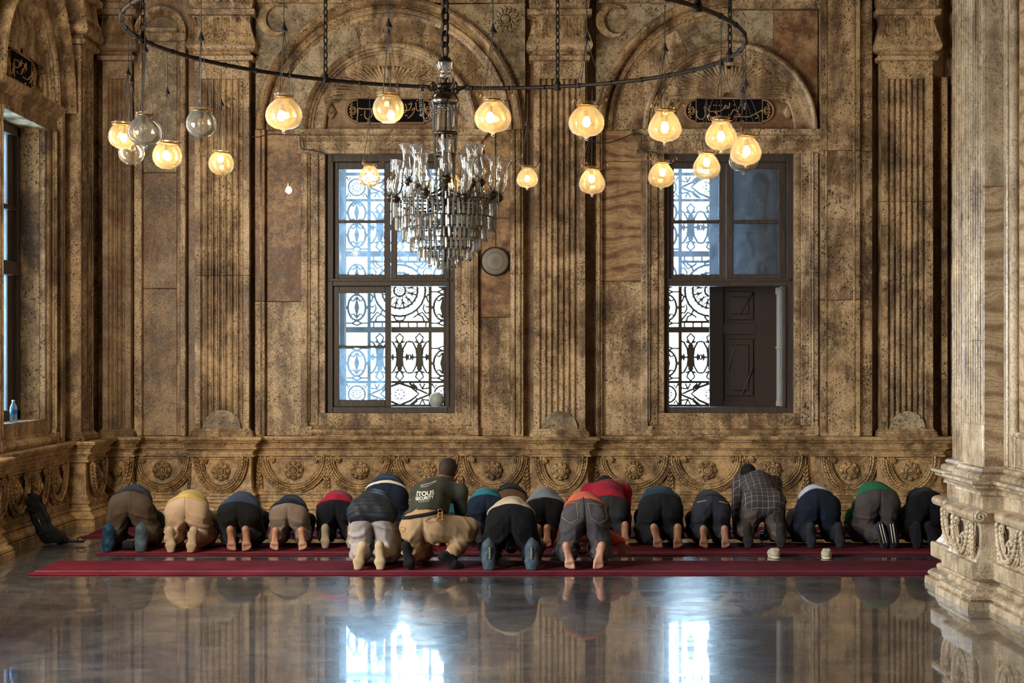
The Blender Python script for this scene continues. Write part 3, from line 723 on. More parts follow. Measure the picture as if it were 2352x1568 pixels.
def capital(frm, parent, hc, hw, out, z0, s, mat, right_side=True):
    """z0: top of the shaft; s scale"""
    Z = lambda v: z0 + (140 - v) * 0.00494 * s
    m_ = MB()
    sec = [(140, hw, out), (139, hw + .045, out + .05), (130, hw + .055, out + .06), (125, hw + .02, out + .03), (119, hw + .01, out + .02), (118, hw + .05, out + .06), (114, hw + .075, out + .085), (106, hw + .085, out + .10), (100, hw + .08, out + .09), (96, hw + .07, out + .08), (85, hw + .055, out + .07), (70, hw + .03, out + .045), (50, hw + .008, out + .02), (38, hw + .02, out + .03), (36, hw + .07, out + .08), (24, hw + .075, out + .09), (22, hw + .04, out + .05), (0, hw + .055, out + .07), (-60, hw + .06, out + .08), (-62, hw + .1, out + .1), (-200, hw + .1, out + .1)]
    m_.stack(frm, [(Z(v), w, o) for v, w, o in sec], hc)
    c = m_.build('capital', M[mat], parent, auto=25)
    m_ = MB(); nt_ = 5; fw = 2 * hw / nt_
    for i in range(nt_):
        x = hc - hw + fw * (i + .5); r = fw * .42
        for q, rr in ((1.0, .011), (0.72, .008)):
            pts = [frm(x - r * q, Z(40), out + .02)] + [frm(x - r * q, Z(v), out + .02 + .05 * ((v - 40) / 50.0) ** 1.5) for v in (55, 70, 80)]
            pts += [frm(x - r * q * math.cos(t), Z(83) - r * q * .8 * math.sin(t), out + .075) for t in np.linspace(0, PI, 8)]
            pts += [frm(x + r * q, Z(v), out + .02 + .05 * ((v - 40) / 50.0) ** 1.5) for v in (80, 70, 55)] + [frm(x + r * q, Z(40), out + .02)]
            m_.tube(pts, rr * s, 6)
        m_.ell(frm(x, Z(68), out + .04), (.008, .008, .05)); m_.tube([frm(x, Z(64), out + .03), frm(x, Z(40), out + .02)], .004, 5)
    for sgn in (-1, 1):       # volutes above
        m_.tube([frm(hc + sgn * (hw - .03 - .045 * (1 - t) * math.cos(t * 11)), Z(10) + .045 * (1 - t) * math.sin(t * 11), out + .07) for t in np.linspace(0, .96, 26)], .011 * s, 6)
    for k in range(6):
        x = hc - hw * .62 + k * hw * 1.24 / 5; m_.tube([frm(x + .045 * math.cos(t), Z(2) - .03 * math.sin(t), out + .065) for t in np.linspace(0, PI, 8)], .010, 6)
    m_.build('tongue_carving', M[mat], c, smooth=True)
    return c
def pil(frm, parent, h0, h1, out, mat='stone', z_shaft=5.157, nf=7, joint=None, dome=True, cap=True):
    e = empty('fluted_pilaster', (0, 0, 0), 0, parent); hc = (h0 + h1) / 2; hw = (h1 - h0) / 2
    fluted(frm, e, h0, h1, out, 0.985, z_shaft - 0.20, nf, mat, joint)
    slab(frm, h0, h1, z_shaft - 0.20, z_shaft, 0, out, mat, 'shaft_head', e, .004)
    m_ = MB(); m_.stack(frm, [(0.90, hw + .045, out + .05), (0.925, hw + .05, out + .055), (0.93, hw + .035, out + .04), (0.955, hw + .04, out + .045), (0.965, hw + .02, out + .025), (0.985, hw + .012, out + .012), (0.99, hw, out)], hc)
    m_.build('shaft_base', M[mat], e, auto=30)
    if dome:
        r = hw * 0.70; pts = [(hc + r * math.cos(t), 0.985 + r * 1.0 * math.sin(t)) for t in np.linspace(0, PI, 20)]
        m_ = MB(); k = len(pts); vs = [frm(x, z, out + .004) for x, z in pts] + [frm(x, z, out - .05) for x, z in pts]
        m_.add(vs, [tuple(range(k)), tuple(range(k, 2 * k))] + [(i, (i + 1) % k, (i + 1) % k + k, i + k) for i in range(k)]); m_.build('shaft_foot', M['stone_grey'], e)
    if cap: capital(frm, e, hc, hw, out, z_shaft, 1.0, mat)
    return e
D = 19.75
pil(FB, wb, PX(447, D), PX(572, D), 0.25, 'stone', joint=PZ(632, D))
pil(FB, wb, PX(1226, D), PX(1344, D), 0.25, 'stone', nf=7)
pil(FB, wb, PX(2026, D), PX(2143, D), 0.25, 'stone_b', joint=PZ(462, D))
pil(FB, wb, PX(235, D), PX(300, D), 0.25, 'stone_dark', nf=4, dome=False)
slab(FB, PX(208, 19.9), PX(226, 19.9), .9, 5.2, 0, 0.12, 'stone_b', 'strip', wb); slab(FB, PX(226, 19.85), PX(234, 19.85), .9, 5.2, 0, 0.17, 'stone', 'strip', wb)
# left wall
LH = lambda u, x=XL: x * F / (u - U0)
lo0, lo1 = 16.39, 17.88
T2 = 1.2
mb = MB(); mb.box(XL - T2, XL, 9.5, lo0, 0, ZT); mb.box(XL - T2, XL, lo1, WALL, 0, ZT); mb.box(XL - T2, XL, lo0, lo1, 0, Z0); mb.box(XL - T2, XL, lo0, lo1, Z1, ZT)
mb.build('wall_surface', M['stone_b'], wl)
hcL = (lo0 + lo1) / 2
window_bay(FL, wl, hcL, lo1 - lo0, (0, PI)); fan_carving(FL, wl, hcL, PZ(222, 19.97)); plaque(FL, wl, hcL, PZ(254, 19.98), CAL2)
pil(FL, wl, 18.72, 19.30, 0.22, 'stone_b', nf=5, dome=False)
blocks(FL, lo1 + .27, 18.30, [.9, 2.7, 4.4], .07, ['stone', 'stone_b'], wl)
slab(FL, 18.30, 18.42, .9, 4.4, 0, .13, 'stone', 'strip', wl)
slab(FL, 18.42, 18.62, .9, 5.4, 0, .03, 'stone_dark', 'stone_panel', wl); slab(FL, 19.42, 19.85, .9, 5.4, 0, .06, 'stone_dark', 'stone_panel', wl)
pil(FL, wl, 14.7, 15.3, 0.22, 'stone_b', nf=5, dome=False)

# ---- dado round the room
FRZ = [(0.0, 0.90), (0.125, 0.90), (0.13, 0.885), (0.125, 0.862), (0.095, 0.855), (0.09, 0.835), (0.065, 0.825), (0.055, 0.80), (0.055, 0.785), (0.07, 0.78), (0.07, 0.765), (0.045, 0.76), (0.04, 0.742), (0.02, 0.738), (0.02, 0.70), (0.035, 0.695), (0.035, 0.675), (0.0, 0.665), (0.0, 0.40), (0.01, 0.32), (0.03, 0.272), (0.05, 0.262), (0.05, 0.235), (0.03, 0.228), (0.035, 0.20), (0.06, 0.185), (0.065, 0.165), (0.055, 0.15), (0.07, 0.142), (0.08, 0.12), (0.11, 0.10), (0.115, 0.075), (0.10, 0.065), (0.125, 0.06), (0.125, 0.0)]
FO, FO2, FO3 = 0.10, 0.30, 0.22      # frieze face ahead of the wall: general, under pilasters
def xj(u, o): return PX(u, WALL - o)
lp = [(XL + FO, 9.5), (XL + FO, 14.6), (XL + FO2, 14.6), (XL + FO2, 15.4), (XL + FO, 15.4), (XL + FO, 18.62), (XL + FO2, 18.62), (XL + FO2, 19.40), (XL + FO, 19.40), (XL + FO, WALL - FO2)]
mb = MB(); mb.sweep_plan(FRZ, lp); mb.build('dado', M['stone_dado'], wl, auto=30)
bp = [(XL + FO - .05, WALL - FO2), (xj(303, FO2), WALL - FO2), (xj(303, FO2), WALL - FO)]
for a, b in ((440, 577), (1222, 1350)):
    bp += [(xj(a, FO2), WALL - FO), (xj(a, FO2), WALL - FO2), (xj(b, FO2), WALL - FO2), (xj(b, FO2), WALL - FO)]
bp += [(xj(1874, FO3), WALL - FO), (xj(1874, FO3), WALL - FO3), (xj(2016, FO2), WALL - FO3), (xj(2016, FO2), WALL - FO2), (xj(2162, FO2), WALL - FO2), (xj(2162, FO2), WALL - FO)]
bp += [(7.9, WALL - FO)]
mb = MB(); mb.sweep_plan(FRZ, bp); mb.build('dado', M['stone_dado'], wb, auto=30)

def carve(frm, parent, hc, hw, out, ztop=0.665, zbot=0.285, mat='stone_dado', petals=8, pend=None, rs=1.0):
    e = empty('garland_relief', (0, 0, 0), 0, parent)
    g = MB(); ry = ztop - zbot - 0.02; nl = max(12, int(2.2 * (hw + ry) / 0.052))
    def q(t, dr): return frm(hc + (hw - 0.03 + dr) * math.cos(t), ztop + (ry + dr) * math.sin(t), out + 0.040)
    for i in range(nl):
        t = PI + PI * (i + .5) / nl
        for k, dr in enumerate((-0.026, 0.0, 0.026)):
            tt = t + (0.5 if k == 1 else 0) * PI / nl
            a = Vector(q(tt - .02, dr)); b = Vector(q(tt + .02, dr)); tan = (b - a).normalized(); n = Vector(frm(0, 0, 1)) - Vector(frm(0, 0, 0))
            # leaf points towards the middle of the swag
            lean = (1 if tt < 1.5 * PI else -1); tl = (tan * lean + n * 0.35).normalized(); sd = n.cross(tl).normalized(); up = tl.cross(sd)
            Mx = Matrix((tl, sd, up)).transposed()
            c = Vector(q(tt, dr)); c = c + n * (0.020 if k == 1 else 0); g.ell(c, (0.033, 0.0155, 0.020), Mx, 6, 4)
    for dr, r in ((0.050, 0.010), (-0.050, 0.008)): g.tube([q(t, dr) for t in np.linspace(PI, 2 * PI, 36)], r, 6)
    c0 = q(1.5 * PI, 0)
    for k in range(6):
        a = k * PI / 3 + .5; g.ell((Vector(frm(hc + .026 * math.cos(a), ztop - ry + .026 * math.sin(a), out + .05))), (.018, .012, .018) if frm is not FL and frm is not FP else (.012, .018, .018), None, 6, 4)
    g.ell(frm(hc, ztop - ry, out + .062), (.014, .014, .014)); g.build('garland', M[mat], e, smooth=True)
    r_ = MB(); zc = ztop - 0.155; R = min(0.105, hw * .36) * rs
    def P(a, rr, o): return frm(hc + rr * math.cos(a), zc + rr * math.sin(a), out + o)
    for k in range(petals):
        a = 2 * PI * k / petals; sz = R * .33 * 8 / petals
        r_.ell(P(a, R * .74, .020), (sz, .036, sz) if frm is FB else (.036, sz, sz), None, 8, 5)
    for rr, o, th in ((R * .50, .055, R * .14), (R * .97, .010, R * .09), (R * .27, .075, R * .09)): r_.tube([P(a, rr, o) for a in np.linspace(0, 2 * PI, 24, endpoint=False)], th, 6, closed=True)
    r_.ell(P(0, 0, .065), (R * .24, R * .24, R * .24), None, 10, 6); r_.ell(P(0, 0, .0), (R * .6, .05, R * .6) if frm is FB else (.05, R * .6, R * .6), None, 12, 6)
    r_.build('rosette', M[mat], e, smooth=True)
    s_ = MB()
    for sgn in (-1, 1):
        x0 = hc + sgn * (hw * .66); z0 = ztop - .035
        s_.tube([frm(x0 + sgn * .036 * (1 - t) * math.cos(t * 12), z0 + .036 * (1 - t) * math.sin(t * 12), out + .035 + .03 * t) for t in np.linspace(0, .95, 26)], [.013 - .005 * t for t in np.linspace(0, 1, 26)], 6)
    s_.box(*[v for pr in zip(frm(hc - hw * .62, ztop - .02, out), frm(hc + hw * .62, ztop - .005, out + .02)) for v in pr]); s_.build('scroll', M[mat], e, smooth=False, auto=40)
    return e
def pendant(frm, parent, h, out, mat='stone_dado', zt=.55, zb=.28):
    m_ = MB(); n = 7
    m_.tube([frm(h, .66, out + .02), frm(h, zb, out + .03)], .007, 6)
    for i in range(n):
        z = zt - (zt - zb) * i / (n - 1); w = .012 + .016 * (i / (n - 1))
        for sgn in (-1, 1):
            Mx = Matrix.Rotation(sgn * .5, 3, 'Y') if frm is FB else Matrix.Rotation(-sgn * .5, 3, 'X')
            m_.ell(frm(h + sgn * w, z, out + .03), (.013, .013, .026), Mx, 6, 4)
    for sgn in (-1, 1): m_.tube([frm(h + sgn * .035, .64, out + .015), frm(h + sgn * .02, .5, out + .02), frm(h + sgn * .045, .30, out + .02)], .006, 5)
    m_.build('husk_pendant', M[mat], parent, smooth=True)
for u, hwp, o, pt in ((373, 68, FO, 8), (675, 76, FO, 8), (826, 76, FO, 9), (981, 76, FO, 10), (1132, 74, FO, 8), (1455, 82, FO, 12), (1623, 82, FO, 8), (1772, 74, FO, 9)): carve(FB, wb, PX(u, WALL - o), hwp * .00498, o, petals=pt)
for u, hwp, pt in ((508, 57, 8), (1287, 57, 8), (1953, 60, 8), (2089, 62, 8), (268, 36, 8)): carve(FB, wb, PX(u, WALL - FO2), hwp * .00493, FO3 if u == 1953 else FO2, petals=pt)
for u in (596, 750, 903, 1057, 1208, 1368, 1539, 1698, 1850, 440, 306): pendant(FB, wb, PX(u, WALL - FO), FO)
for y, hw_ in ((15.9, .36), (16.62, .36), (17.34, .36), (18.06, .36)): carve(FL, wl, y, hw_, FO)
for y in (15.54, 16.26, 16.98, 17.70, 18.42): pendant(FL, wl, y, FO)
carve(FL, wl, 19.01, .32, FO2); carve(FL, wl, 15.0, .33, FO2); carve(FL, wl, 14.2, .36, FO)

# crescent and sun in the spandrels
def crescent(hc, zc, R):
    pts = [(hc + R * math.cos(t), zc + R * math.sin(t)) for t in np.linspace(0.75, 2 * PI - 0.75 - .3, 26)]
    pts += [(hc + R * .30 + R * .80 * math.cos(t), zc + R * .02 + R * .80 * math.sin(t)) for t in np.linspace(2 * PI - 1.15, 1.0, 22)]
    m_ = MB(); k = len(pts); cx = sum(p[0] for p in pts) / k; vs = [FB(x, z, .155) for x, z in pts] + [FB(x, z, .10) for x, z in pts]
    m_.add(vs, [tuple(range(k))] + [(i, (i + 1) % k, (i + 1) % k + k, i + k) for i in range(k)]); m_.build('crescent_relief', M['stone'], wb, bevel=.02)
crescent(W(634), PZ(46, 19.9), .19); crescent(W(1405), PZ(50, 19.9), .19)
m_ = MB(); sx, sz = W(1162), PZ(44, 19.9); m_.ell(FB(sx, sz, .11), (.055, .05, .055), None, 12, 8)
m_.tube([FB(sx + .07 * math.cos(a), sz + .07 * math.sin(a), .115) for a in np.linspace(0, 2 * PI, 20, endpoint=False)], .008, 6, closed=True)
for k in range(14):
    a = 2 * PI * k / 14; m_.tube([FB(sx + r * math.cos(a + .25 * math.sin(r * 40)), sz + r * math.sin(a + .25 * math.sin(r * 40)), .11) for r in (.075, .10, .13, .155)], [.012, .014, .010, .004], 6)
m_.build('sun_relief', M['stone_grey'], wb, smooth=True)

# ------------------------------------------------------------------ pier
PR = [(-.05, 1.0), (0.0, 1.0), (0.0, 0.99), (0.03, 0.985), (0.045, 0.965), (0.03, 0.95), (0.055, 0.945), (0.07, 0.93), (0.07, 0.908), (0.13, 0.905), (0.135, 0.885), (0.11, 0.87), (0.105, 0.855), (0.08, 0.84), (0.055, 0.83), (0.05, 0.815), (0.055, 0.80), (0.03, 0.79), (0.03, 0.705), (0.04, 0.70), (0.075, 0.697), (0.105, 0.69), (0.125, 0.672), (0.13, 0.65), (0.12, 0.625), (0.10, 0.612), (0.07, 0.608), (0.055, 0.60), (0.04, 0.52), (0.045, 0.44), (0.07, 0.37), (0.10, 0.33), (0.13, 0.325), (0.135, 0.31), (0.135, 0.215), (0.12, 0.20), (0.07, 0.185), (0.065, 0.165), (0.09, 0.155), (0.10, 0.135), (0.095, 0.12), (0.13, 0.11), (0.15, 0.09), (0.155, 0.07), (0.14, 0.055), (0.17, 0.05), (0.175, 0.0)]
pp = [(5.4, 13.70), (3.46, 13.70), (3.46, 13.02), (3.38, 13.02), (3.38, 12.42), (3.53, 12.42), (3.53, 8.4)]
mb = MB(); mb.sweep_plan(PR, pp); mb.build('pier_dado', M['pier'], wr, auto=30)
mb = MB(); mb.box(3.54, 5.4, 8.4, 13.68, 0.02, ZT); mb.build('pier_core', M['pier'], wr)
def FPA(h, z, o): return (3.56 - o, h, z)
fluted(FPA, wr, 13.34, 13.68, 0.10, 0.99, ZT, 4, 'pier', None, .8, margin=.02)
fluted(FPA, wr, 12.46, 12.98, 0.19, 0.99, 1.9, 7, 'pier', None, .8, margin=.025); fluted(FPA, wr, 12.46, 12.98, 0.19, 1.904, 4.28, 7, 'pier', None, .8, margin=.025); fluted(FPA, wr, 12.46, 12.98, 0.19, 4.284, ZT, 7, 'pier', None, .8, margin=.025)
slab(FPA, 12.45, 12.99, .99, 1.30, 0, .197, 'pier', 'shaft_foot', wr)
for k, (a, b) in enumerate(((.99, 3.0), (3.004, 4.35), (4.354, ZT))): slab(lambda h, z, o: (h, 12.455 - o, z), 3.372, 3.545, a, b, 0, .008, 'pier_onyx' if k != 1 else 'pier', 'shaft_side', wr)
# framed panel on the near face of the pier
for (y0, y1, z0, z1, o, mt) in ((12.36, 12.44, 1.0, ZT, .05, 'pier'), (12.22, 12.36, 1.0, 4.35, .035, 'pier'), (12.22, 12.36, 4.354, ZT, .035, 'pier'), (8.4, 12.20, 1.0, 1.22, .03, 'pier')): slab(FPA, y0, y1, z0, z1, 0, o + .0, mt, 'pier_panel_frame', wr)
m_ = MB(); m_.tube([(3.525, 12.19, ZT), (3.525, 12.19, 1.24), (3.525, 8.4, 1.24)], .04, 10); m_.build('pier_moulding', M['pier'], wr, smooth=True)
slab(FPA, 8.4, 12.14, 1.28, ZT, 0, .025, 'pier_onyx', 'stone_panel', wr)
def FQ(x0):
    def f(h, z, o): return (x0 - o, h, z)
    return f
for yc, hw_, x0, nm in ((12.72, .24, 3.38, 1), (13.34, .26, 3.46, 1), (12.05, .27, 3.53, 1), (11.45, .27, 3.53, 1), (10.8, .27, 3.53, 1), (10.15, .27, 3.53, 1), (9.5, .27, 3.53, 1), (8.85, .27, 3.53, 1)):
    e = carve(FQ(x0), wr, yc, hw_, .045, .60, .335, 'pier', rs=.8)
for yc, x0 in ((12.46, 3.38), (12.99, 3.38), (12.36, 3.53), (11.75, 3.53), (11.12, 3.53), (10.47, 3.53), (9.82, 3.53), (9.17, 3.53)): pendant(FQ(x0), wr, yc, .055, 'pier', .56, .35)
# volute ends of the roll
m_ = MB()
for (x, y) in ((3.31, 12.30), (3.31, 12.28)): pass
m_.tube([(3.25 + .0 + .045 * (1 - t) * math.cos(t * 13) + .05, 12.28 - .012, .655 + .045 * (1 - t) * math.sin(t * 13)) for t in np.linspace(0, .95, 30)], .010, 6)
m_.build('scroll', M['pier'], wr, smooth=True)
# frame tests in carve() compare to FB; the pier frames fall into the 'else' branch

# rest of the hall shell (behind and beside the camera), plain
m_ = MB(); m_.box(-9.2, -9, -8, 9.6, 0, ZT); m_.build('wall_far_left', M['ceiling']); tag(bpy.data.objects['wall_far_left'], 'plain wall of the hall beyond the left aisle', 'wall', kind='structure')
m_ = MB(); m_.box(10, 10.2, -8, 22.5, 0, ZT); tag(m_.build('wall_far_right', M['ceiling']), 'plain wall of the hall beyond the pier', 'wall', kind='structure')
m_ = MB(); m_.box(-9, 10, -8.2, -8, 0, ZT); tag(m_.build('wall_front', M['ceiling']), 'plain wall of the hall behind the viewer', 'wall', kind='structure')
m_ = MB(); m_.box(7.95, 10.0, 20.0, 20.2, 0, ZT); m_.box(-9.0, XL - T2, 9.4, 9.6, 0, ZT); m_.build('wall_surface', M['ceiling'], wb)

# ------------------------------------------------------------------ windows
def wbox(m_, u0, u1, v0, v1, y0, y1, bev=.006, y=20.05): m_.box(PX(u0, y), PX(u1, y), y0, y1, PZ(v1, y), PZ(v0, y), bev)
def sash(parent, u0, u1, v0, v1, panes, y0=20.06, y1=20.12, pm='pane'):
    """panes: list of (u0,u1,v0,v1)"""
    m_ = MB(); us = [u0, panes[0][0], panes[0][1], u1]
    wbox(m_, us[0], us[1], v0, v1, y0, y1); wbox(m_, us[2], us[3], v0, v1, y0, y1)
    vs = [v0]
    for p in panes: vs += [p[2], p[3]]
    vs.append(v1)
    for k in range(0, len(vs), 2): wbox(m_, us[1] - .5, us[2] + .5, vs[k], vs[k + 1], y0, y1)
    s = m_.build('sash', M['wood'], parent)
    for i, p in enumerate(panes):
        q = MB(); wbox(q, p[0] - 1, p[1] + 1, p[2] - 1, p[3] + 1, 20.088, 20.092, 0); q.build('pane', M[pm if isinstance(pm, str) else pm[i]], s)
    return s
def grille(parent, cu, ulim=None, side=None):
    Y = 21.70
    m_ = MB()
    def P(u, v): return (PX(u, Y), Y, PZ(v, Y))
    def ok(pts): return ulim is None or all(ulim[0] <= p[0] <= ulim[1] for p in pts)
    def L(pts, w=2.2, closed=False):
        if ok(pts): m_.tube([P(*p) for p in pts], (w * .5 + 1.0) * Y / F * 1.15, 4 if w > 4 else 5, closed=closed)
    def bar(u0, v0, u1, v1, w):
        hw = w / 2 + .7
        if u0 == u1: a, b = P(u0 - hw, v1), P(u0 + hw, v0)
        else: a, b = P(u0, v0 + hw), P(u1, v0 - hw)
        th = .021 if u0 == u1 else .027
        m_.box(a[0], b[0], Y - th, Y + th, min(a[2], b[2]), max(a[2], b[2]))
    def circ(u, v, r, w, ry=None, a0=0, a1=2 * PI): L([(u + r * math.cos(t), v + (ry or r) * math.sin(t)) for t in np.linspace(a0, a1, 25)[:-1 if a1 - a0 > 6 else None]], w, closed=a1 - a0 > 6)
    def star(u, v, r, w, n=8, ri=.42):
        L([(u + (r if k % 2 == 0 else r * ri) * math.cos(k * PI / n), v + (r if k % 2 == 0 else r * ri) * math.sin(k * PI / n)) for k in range(2 * n)], w, True); m_.ell(P(u, v), (.012, .01, .012))
    E0, E1 = cu - 127, cu + 127
    for u, w in ((E0, 8), (cu - 70, 6.5), (cu + 70, 6.5), (E1, 8)): bar(u, 385, u, 934, w)
    for v, w in ((757, 12), (583, 12), (877, 5), (932, 6), (400, 6), (460, 5)): bar(E0, v, E1, v, w)
    for v in (739, 601): bar(cu - 70, v, cu + 70, v, 4.5)
    for k in range(-3, 4): L([(cu + k * 20, 739), (cu + k * 20, 752)], 2); L([(cu + k * 20, 601), (cu + k * 20, 588)], 2)
    # medallion
    cv = 667
    for r, w in ((13, 2.6), (41, 3), (59, 3.4)): circ(cu, cv, r, w)
    for k in range(12):
        a = 2 * PI * k / 12; b = a + PI / 12; c = a - PI / 12
        L([(cu + 13 * math.cos(a), cv + 13 * math.sin(a)), (cu + 26 * math.cos(b), cv + 26 * math.sin(b)), (cu + 41 * math.cos(a), cv + 41 * math.sin(a)), (cu + 26 * math.cos(c), cv + 26 * math.sin(c))], 2.2, True)
        L([(cu + 26 * math.cos(b), cv + 26 * math.sin(b)), (cu + 41 * math.cos(b), cv + 41 * math.sin(b))], 2)
    Z = []
    for k in range(52): a = 2 * PI * k / 52; r = 42 if k % 2 else 58; Z.append((cu + r * math.cos(a), cv + r * math.sin(a)))
    L(Z, 2.0, True); star(cu, cv, 11, 1.8)
    for sx in (-1, 1):
        for sy in (-1, 1):      # corner scrolls round the medallion
            q = lambda a, b: (cu + sx * a, cv + sy * b)
            L([q(70, 36), q(62, 38), q(56, 32), q(54, 42), q(60, 52), q(70, 50)], 2.4); L([q(40, 46), q(44, 56), q(52, 60), q(56, 70)], 2.4); L([q(70, 72), q(60, 60), q(52, 50), q(40, 56), q(32, 62)], 2.2)
            L([q(66, 8), q(62, 14), q(64, 24), q(70, 28)], 2.2); L([q(14, 60), q(8, 68), q(0, 70)], 2.4)
    # tall vases
    def vases(vm, s):
        for k in (-1, 0, 1):
            u = cu + k * 45.5
            if ulim and not (ulim[0] <= u <= ulim[1]): continue
            g = lambda a, b: (u + a, vm + b * s)
            m_.prism([(P(*g(a, b))[0], P(*g(a, b))[2]) for a, b in ((0, -34), (6, -28), (5, 0), (6, 28), (0, 34), (-6, 28), (-5, 0), (-6, -28))], Y - .015, Y + .015)
            for sy in (-1, 1):
                L([g(0, sy * 54), g(9, sy * 45), g(6, sy * 38), g(0, sy * 30), g(-6, sy * 38), g(-9, sy * 45)], 2.8, True)
                for sx in (-1, 1): L([g(sx * 23, sy * 36), g(sx * 16, sy * 35), g(sx * 8, sy * 20), g(sx * 5.5, 0)], 3.0); m_.ell(P(*g(sx * 20, sy * 36)), (.016, .016, .014)); L([g(sx * 2, sy * 32), g(sx * 12, sy * 36)], 2)
            for sx in (-1, 1):
                L([g(sx * 5, 0), g(sx * 22, 0)], 3); L([g(sx * 17, -8), g(sx * 14, 0), g(sx * 17, 8)], 2.4); L([g(sx * 22.7, -6), g(sx * 17, 0), g(sx * 22.7, 6)], 2.2)
    vases(820, 1.0); vases(522, 1.0)
    # side columns of ovals
    for sd in (-1, 1):
        uo = cu + sd * 98.5
        if ulim and not (ulim[0] <= uo + 20 * (-sd) * -1 <= ulim[1] or ulim[0] <= uo <= ulim[1]): pass
        for v in (834, 706, 634, 540, 488) if True else ():
            ry = 29 if v in (834, 706) else 27
            if v == 488: ry = 24
            circ(uo, v, 20, 3.2, ry)
            if ok([(uo, v)]):
                m_.prism([(P(uo + a, v + b)[0], P(uo + a, v + b)[2]) for a, b in ((0, -ry), (3, -12), (6, 0), (3, 12), (0, ry), (-3, 12), (-6, 0), (-3, -12))], Y - .012, Y + .012)
                for sy in (-1, 1):
                    L([(uo, v + sy * 24), (uo + 7, v + sy * 15), (uo + 13, v + sy * 17)], 2.4); L([(uo, v + sy * 24), (uo - 7, v + sy * 15), (uo - 13, v + sy * 17)], 2.4)
            L([(uo + 20, v), (uo + 29, v)], 5); L([(uo - 20, v), (uo - 29, v)], 5)
        for v in (670, 742, 800, 868, 572): L([(uo - 29, v), (uo - 12, v), (uo, v - 5), (uo + 12, v), (uo + 29, v)], 2.2); L([(uo - 12, v), (uo, v + 5), (uo + 12, v)], 2.2)
    # star rows
    for v in (905, 430):
        star(cu, v, 21, 2.4)
        for sx in (-1, 1):
            L([(cu, v - 25), (cu + sx * 26, v - 16), (cu + sx * 44, v - 1), (cu + sx * 26, v + 14), (cu, v + 25)], 3.4)
            L([(cu + sx * 22, v - 25), (cu + sx * 36, v - 14), (cu + sx * 62, v - 2), (cu + sx * 68, v + 0), (cu + sx * 60, v + 4), (cu + sx * 40, v + 12), (cu + sx * 24, v + 25)], 3)
            for q in (-1, 1): L([(cu + sx * 30, v + q * 24), (cu + sx * 40, v + q * 16), (cu + sx * 38, v + q * 8)], 2.2); L([(cu + sx * 46, v + q * 24), (cu + sx * 52, v + q * 12), (cu + sx * 66, v + q * 14)], 2.2); L([(cu + sx * 52, v + q * 12), (cu + sx * 58, v + q * 24)], 2)
            star(cu + sx * 98.5, v, 17, 2.2); circ(cu + sx * 98.5, v, 19, 2.4)
            for q in (-1, 1): L([(cu + sx * 74, v + q * 24), (cu + sx * 80, v + q * 14), (cu + sx * 84, v + q * 22)], 2.2); L([(cu + sx * 122, v + q * 24), (cu + sx * 117, v + q * 14), (cu + sx * 113, v + q * 22)], 2.2)
    return m_.build('window_grille', M['grille'], parent)

w1 = tag(empty('window_1'), 'tall brown window behind the glass chandelier, pale grille outside', 'window', kind='structure')
m_ = MB()
for a, b, c, d in ((748, 765, 352, 948), (1028, 1045, 352, 948), (765, 1028, 352, 372), (765, 1028, 934, 948), (765, 1028, 644, 657)): wbox(m_, a, b, c, d, 20.02, 20.16)
for a, b, c, d in ((755, 1038, 640, 646), (760, 766, 372, 640), (1027, 1032, 372, 934)): wbox(m_, a, b, c, d, 20.0, 20.04, .004)
m_.build('window_frame', M['wood'], w1)
sash(w1, 765, 896.5, 372, 644, [(778, 882, 388, 505), (778, 882, 512, 630)], pm=('pane', 'pane'))
sash(w1, 897.5, 1028, 372, 644, [(912, 1018, 388, 505), (912, 1018, 512, 630)], pm=('pane', 'pane'))
sash(w1, 765, 898, 657, 934, [(779, 884, 673, 793), (779, 884, 799, 918)], pm=('pane_clean', 'pane'))
grille(w1, 918)
M['white_paint'] = principled('white_paint', sg((190, 196, 190)), 0.5)[0]
m_ = MB()
wbox(m_, 768, 792, 345, 955, 21.02, 21.07, .01, 21.0)
for v0, v1 in ((380, 560), (590, 740), (770, 940)): wbox(m_, 772, 789, v0, v1, 21.0, 21.03, .01, 21.0)
m_.build('shutter', M['white_paint'], w1)
for (u) in (1018, 1024, 1030): 
    m_ = MB(); wbox(m_, u - 2.5, u + 2.5, 657, 934, 20.2 + (1030 - u) * .03, 20.26 + (1030 - u) * .03, .004, 20.2); m_.build('jamb_liner', M['wood'], w1)

w2 = tag(empty('window_2'), 'tall brown window right of centre with dark panelled shutter', 'window', kind='structure')
m_ = MB()
for a, b, c, d in ((1525, 1537, 352, 948), (1806, 1822, 352, 948), (1537, 1806, 352, 372), (1537, 1806, 934, 948), (1537, 1806, 644, 657)): wbox(m_, a, b, c, d, 20.02, 20.16)
for a, b, c, d in ((1532, 1815, 640, 646), (1798, 1804, 657, 934)): wbox(m_, a, b, c, d, 20.0, 20.04, .004)
m_.build('window_frame', M['wood'], w2)
sash(w2, 1537, 1667.5, 372, 644, [(1548, 1652, 387, 505), (1548, 1652, 513, 630)], pm=('pane', 'pane_b'))
sash(w2, 1668.5, 1806, 372, 644, [(1684, 1789, 387, 505), (1684, 1789, 513, 630)], pm=('pane_b', 'pane_b'))
grille(w2, 1632)
M['shutter_wood'] = principled('shutter_wood', sg((66, 52, 46)), 0.6)[0]
m_ = MB(); Ys = 20.95
def sb(u0, u1, v0, v1, y0, y1, b=.006): wbox(m_, u0, u1, v0, v1, y0, y1, b, Ys)
sb(1630, 1792, 345, 955, Ys + .03, Ys + .06)
for a, b in ((1630, 1662), (1738, 1792)): sb(a, b, 345, 955, Ys, Ys + .04)
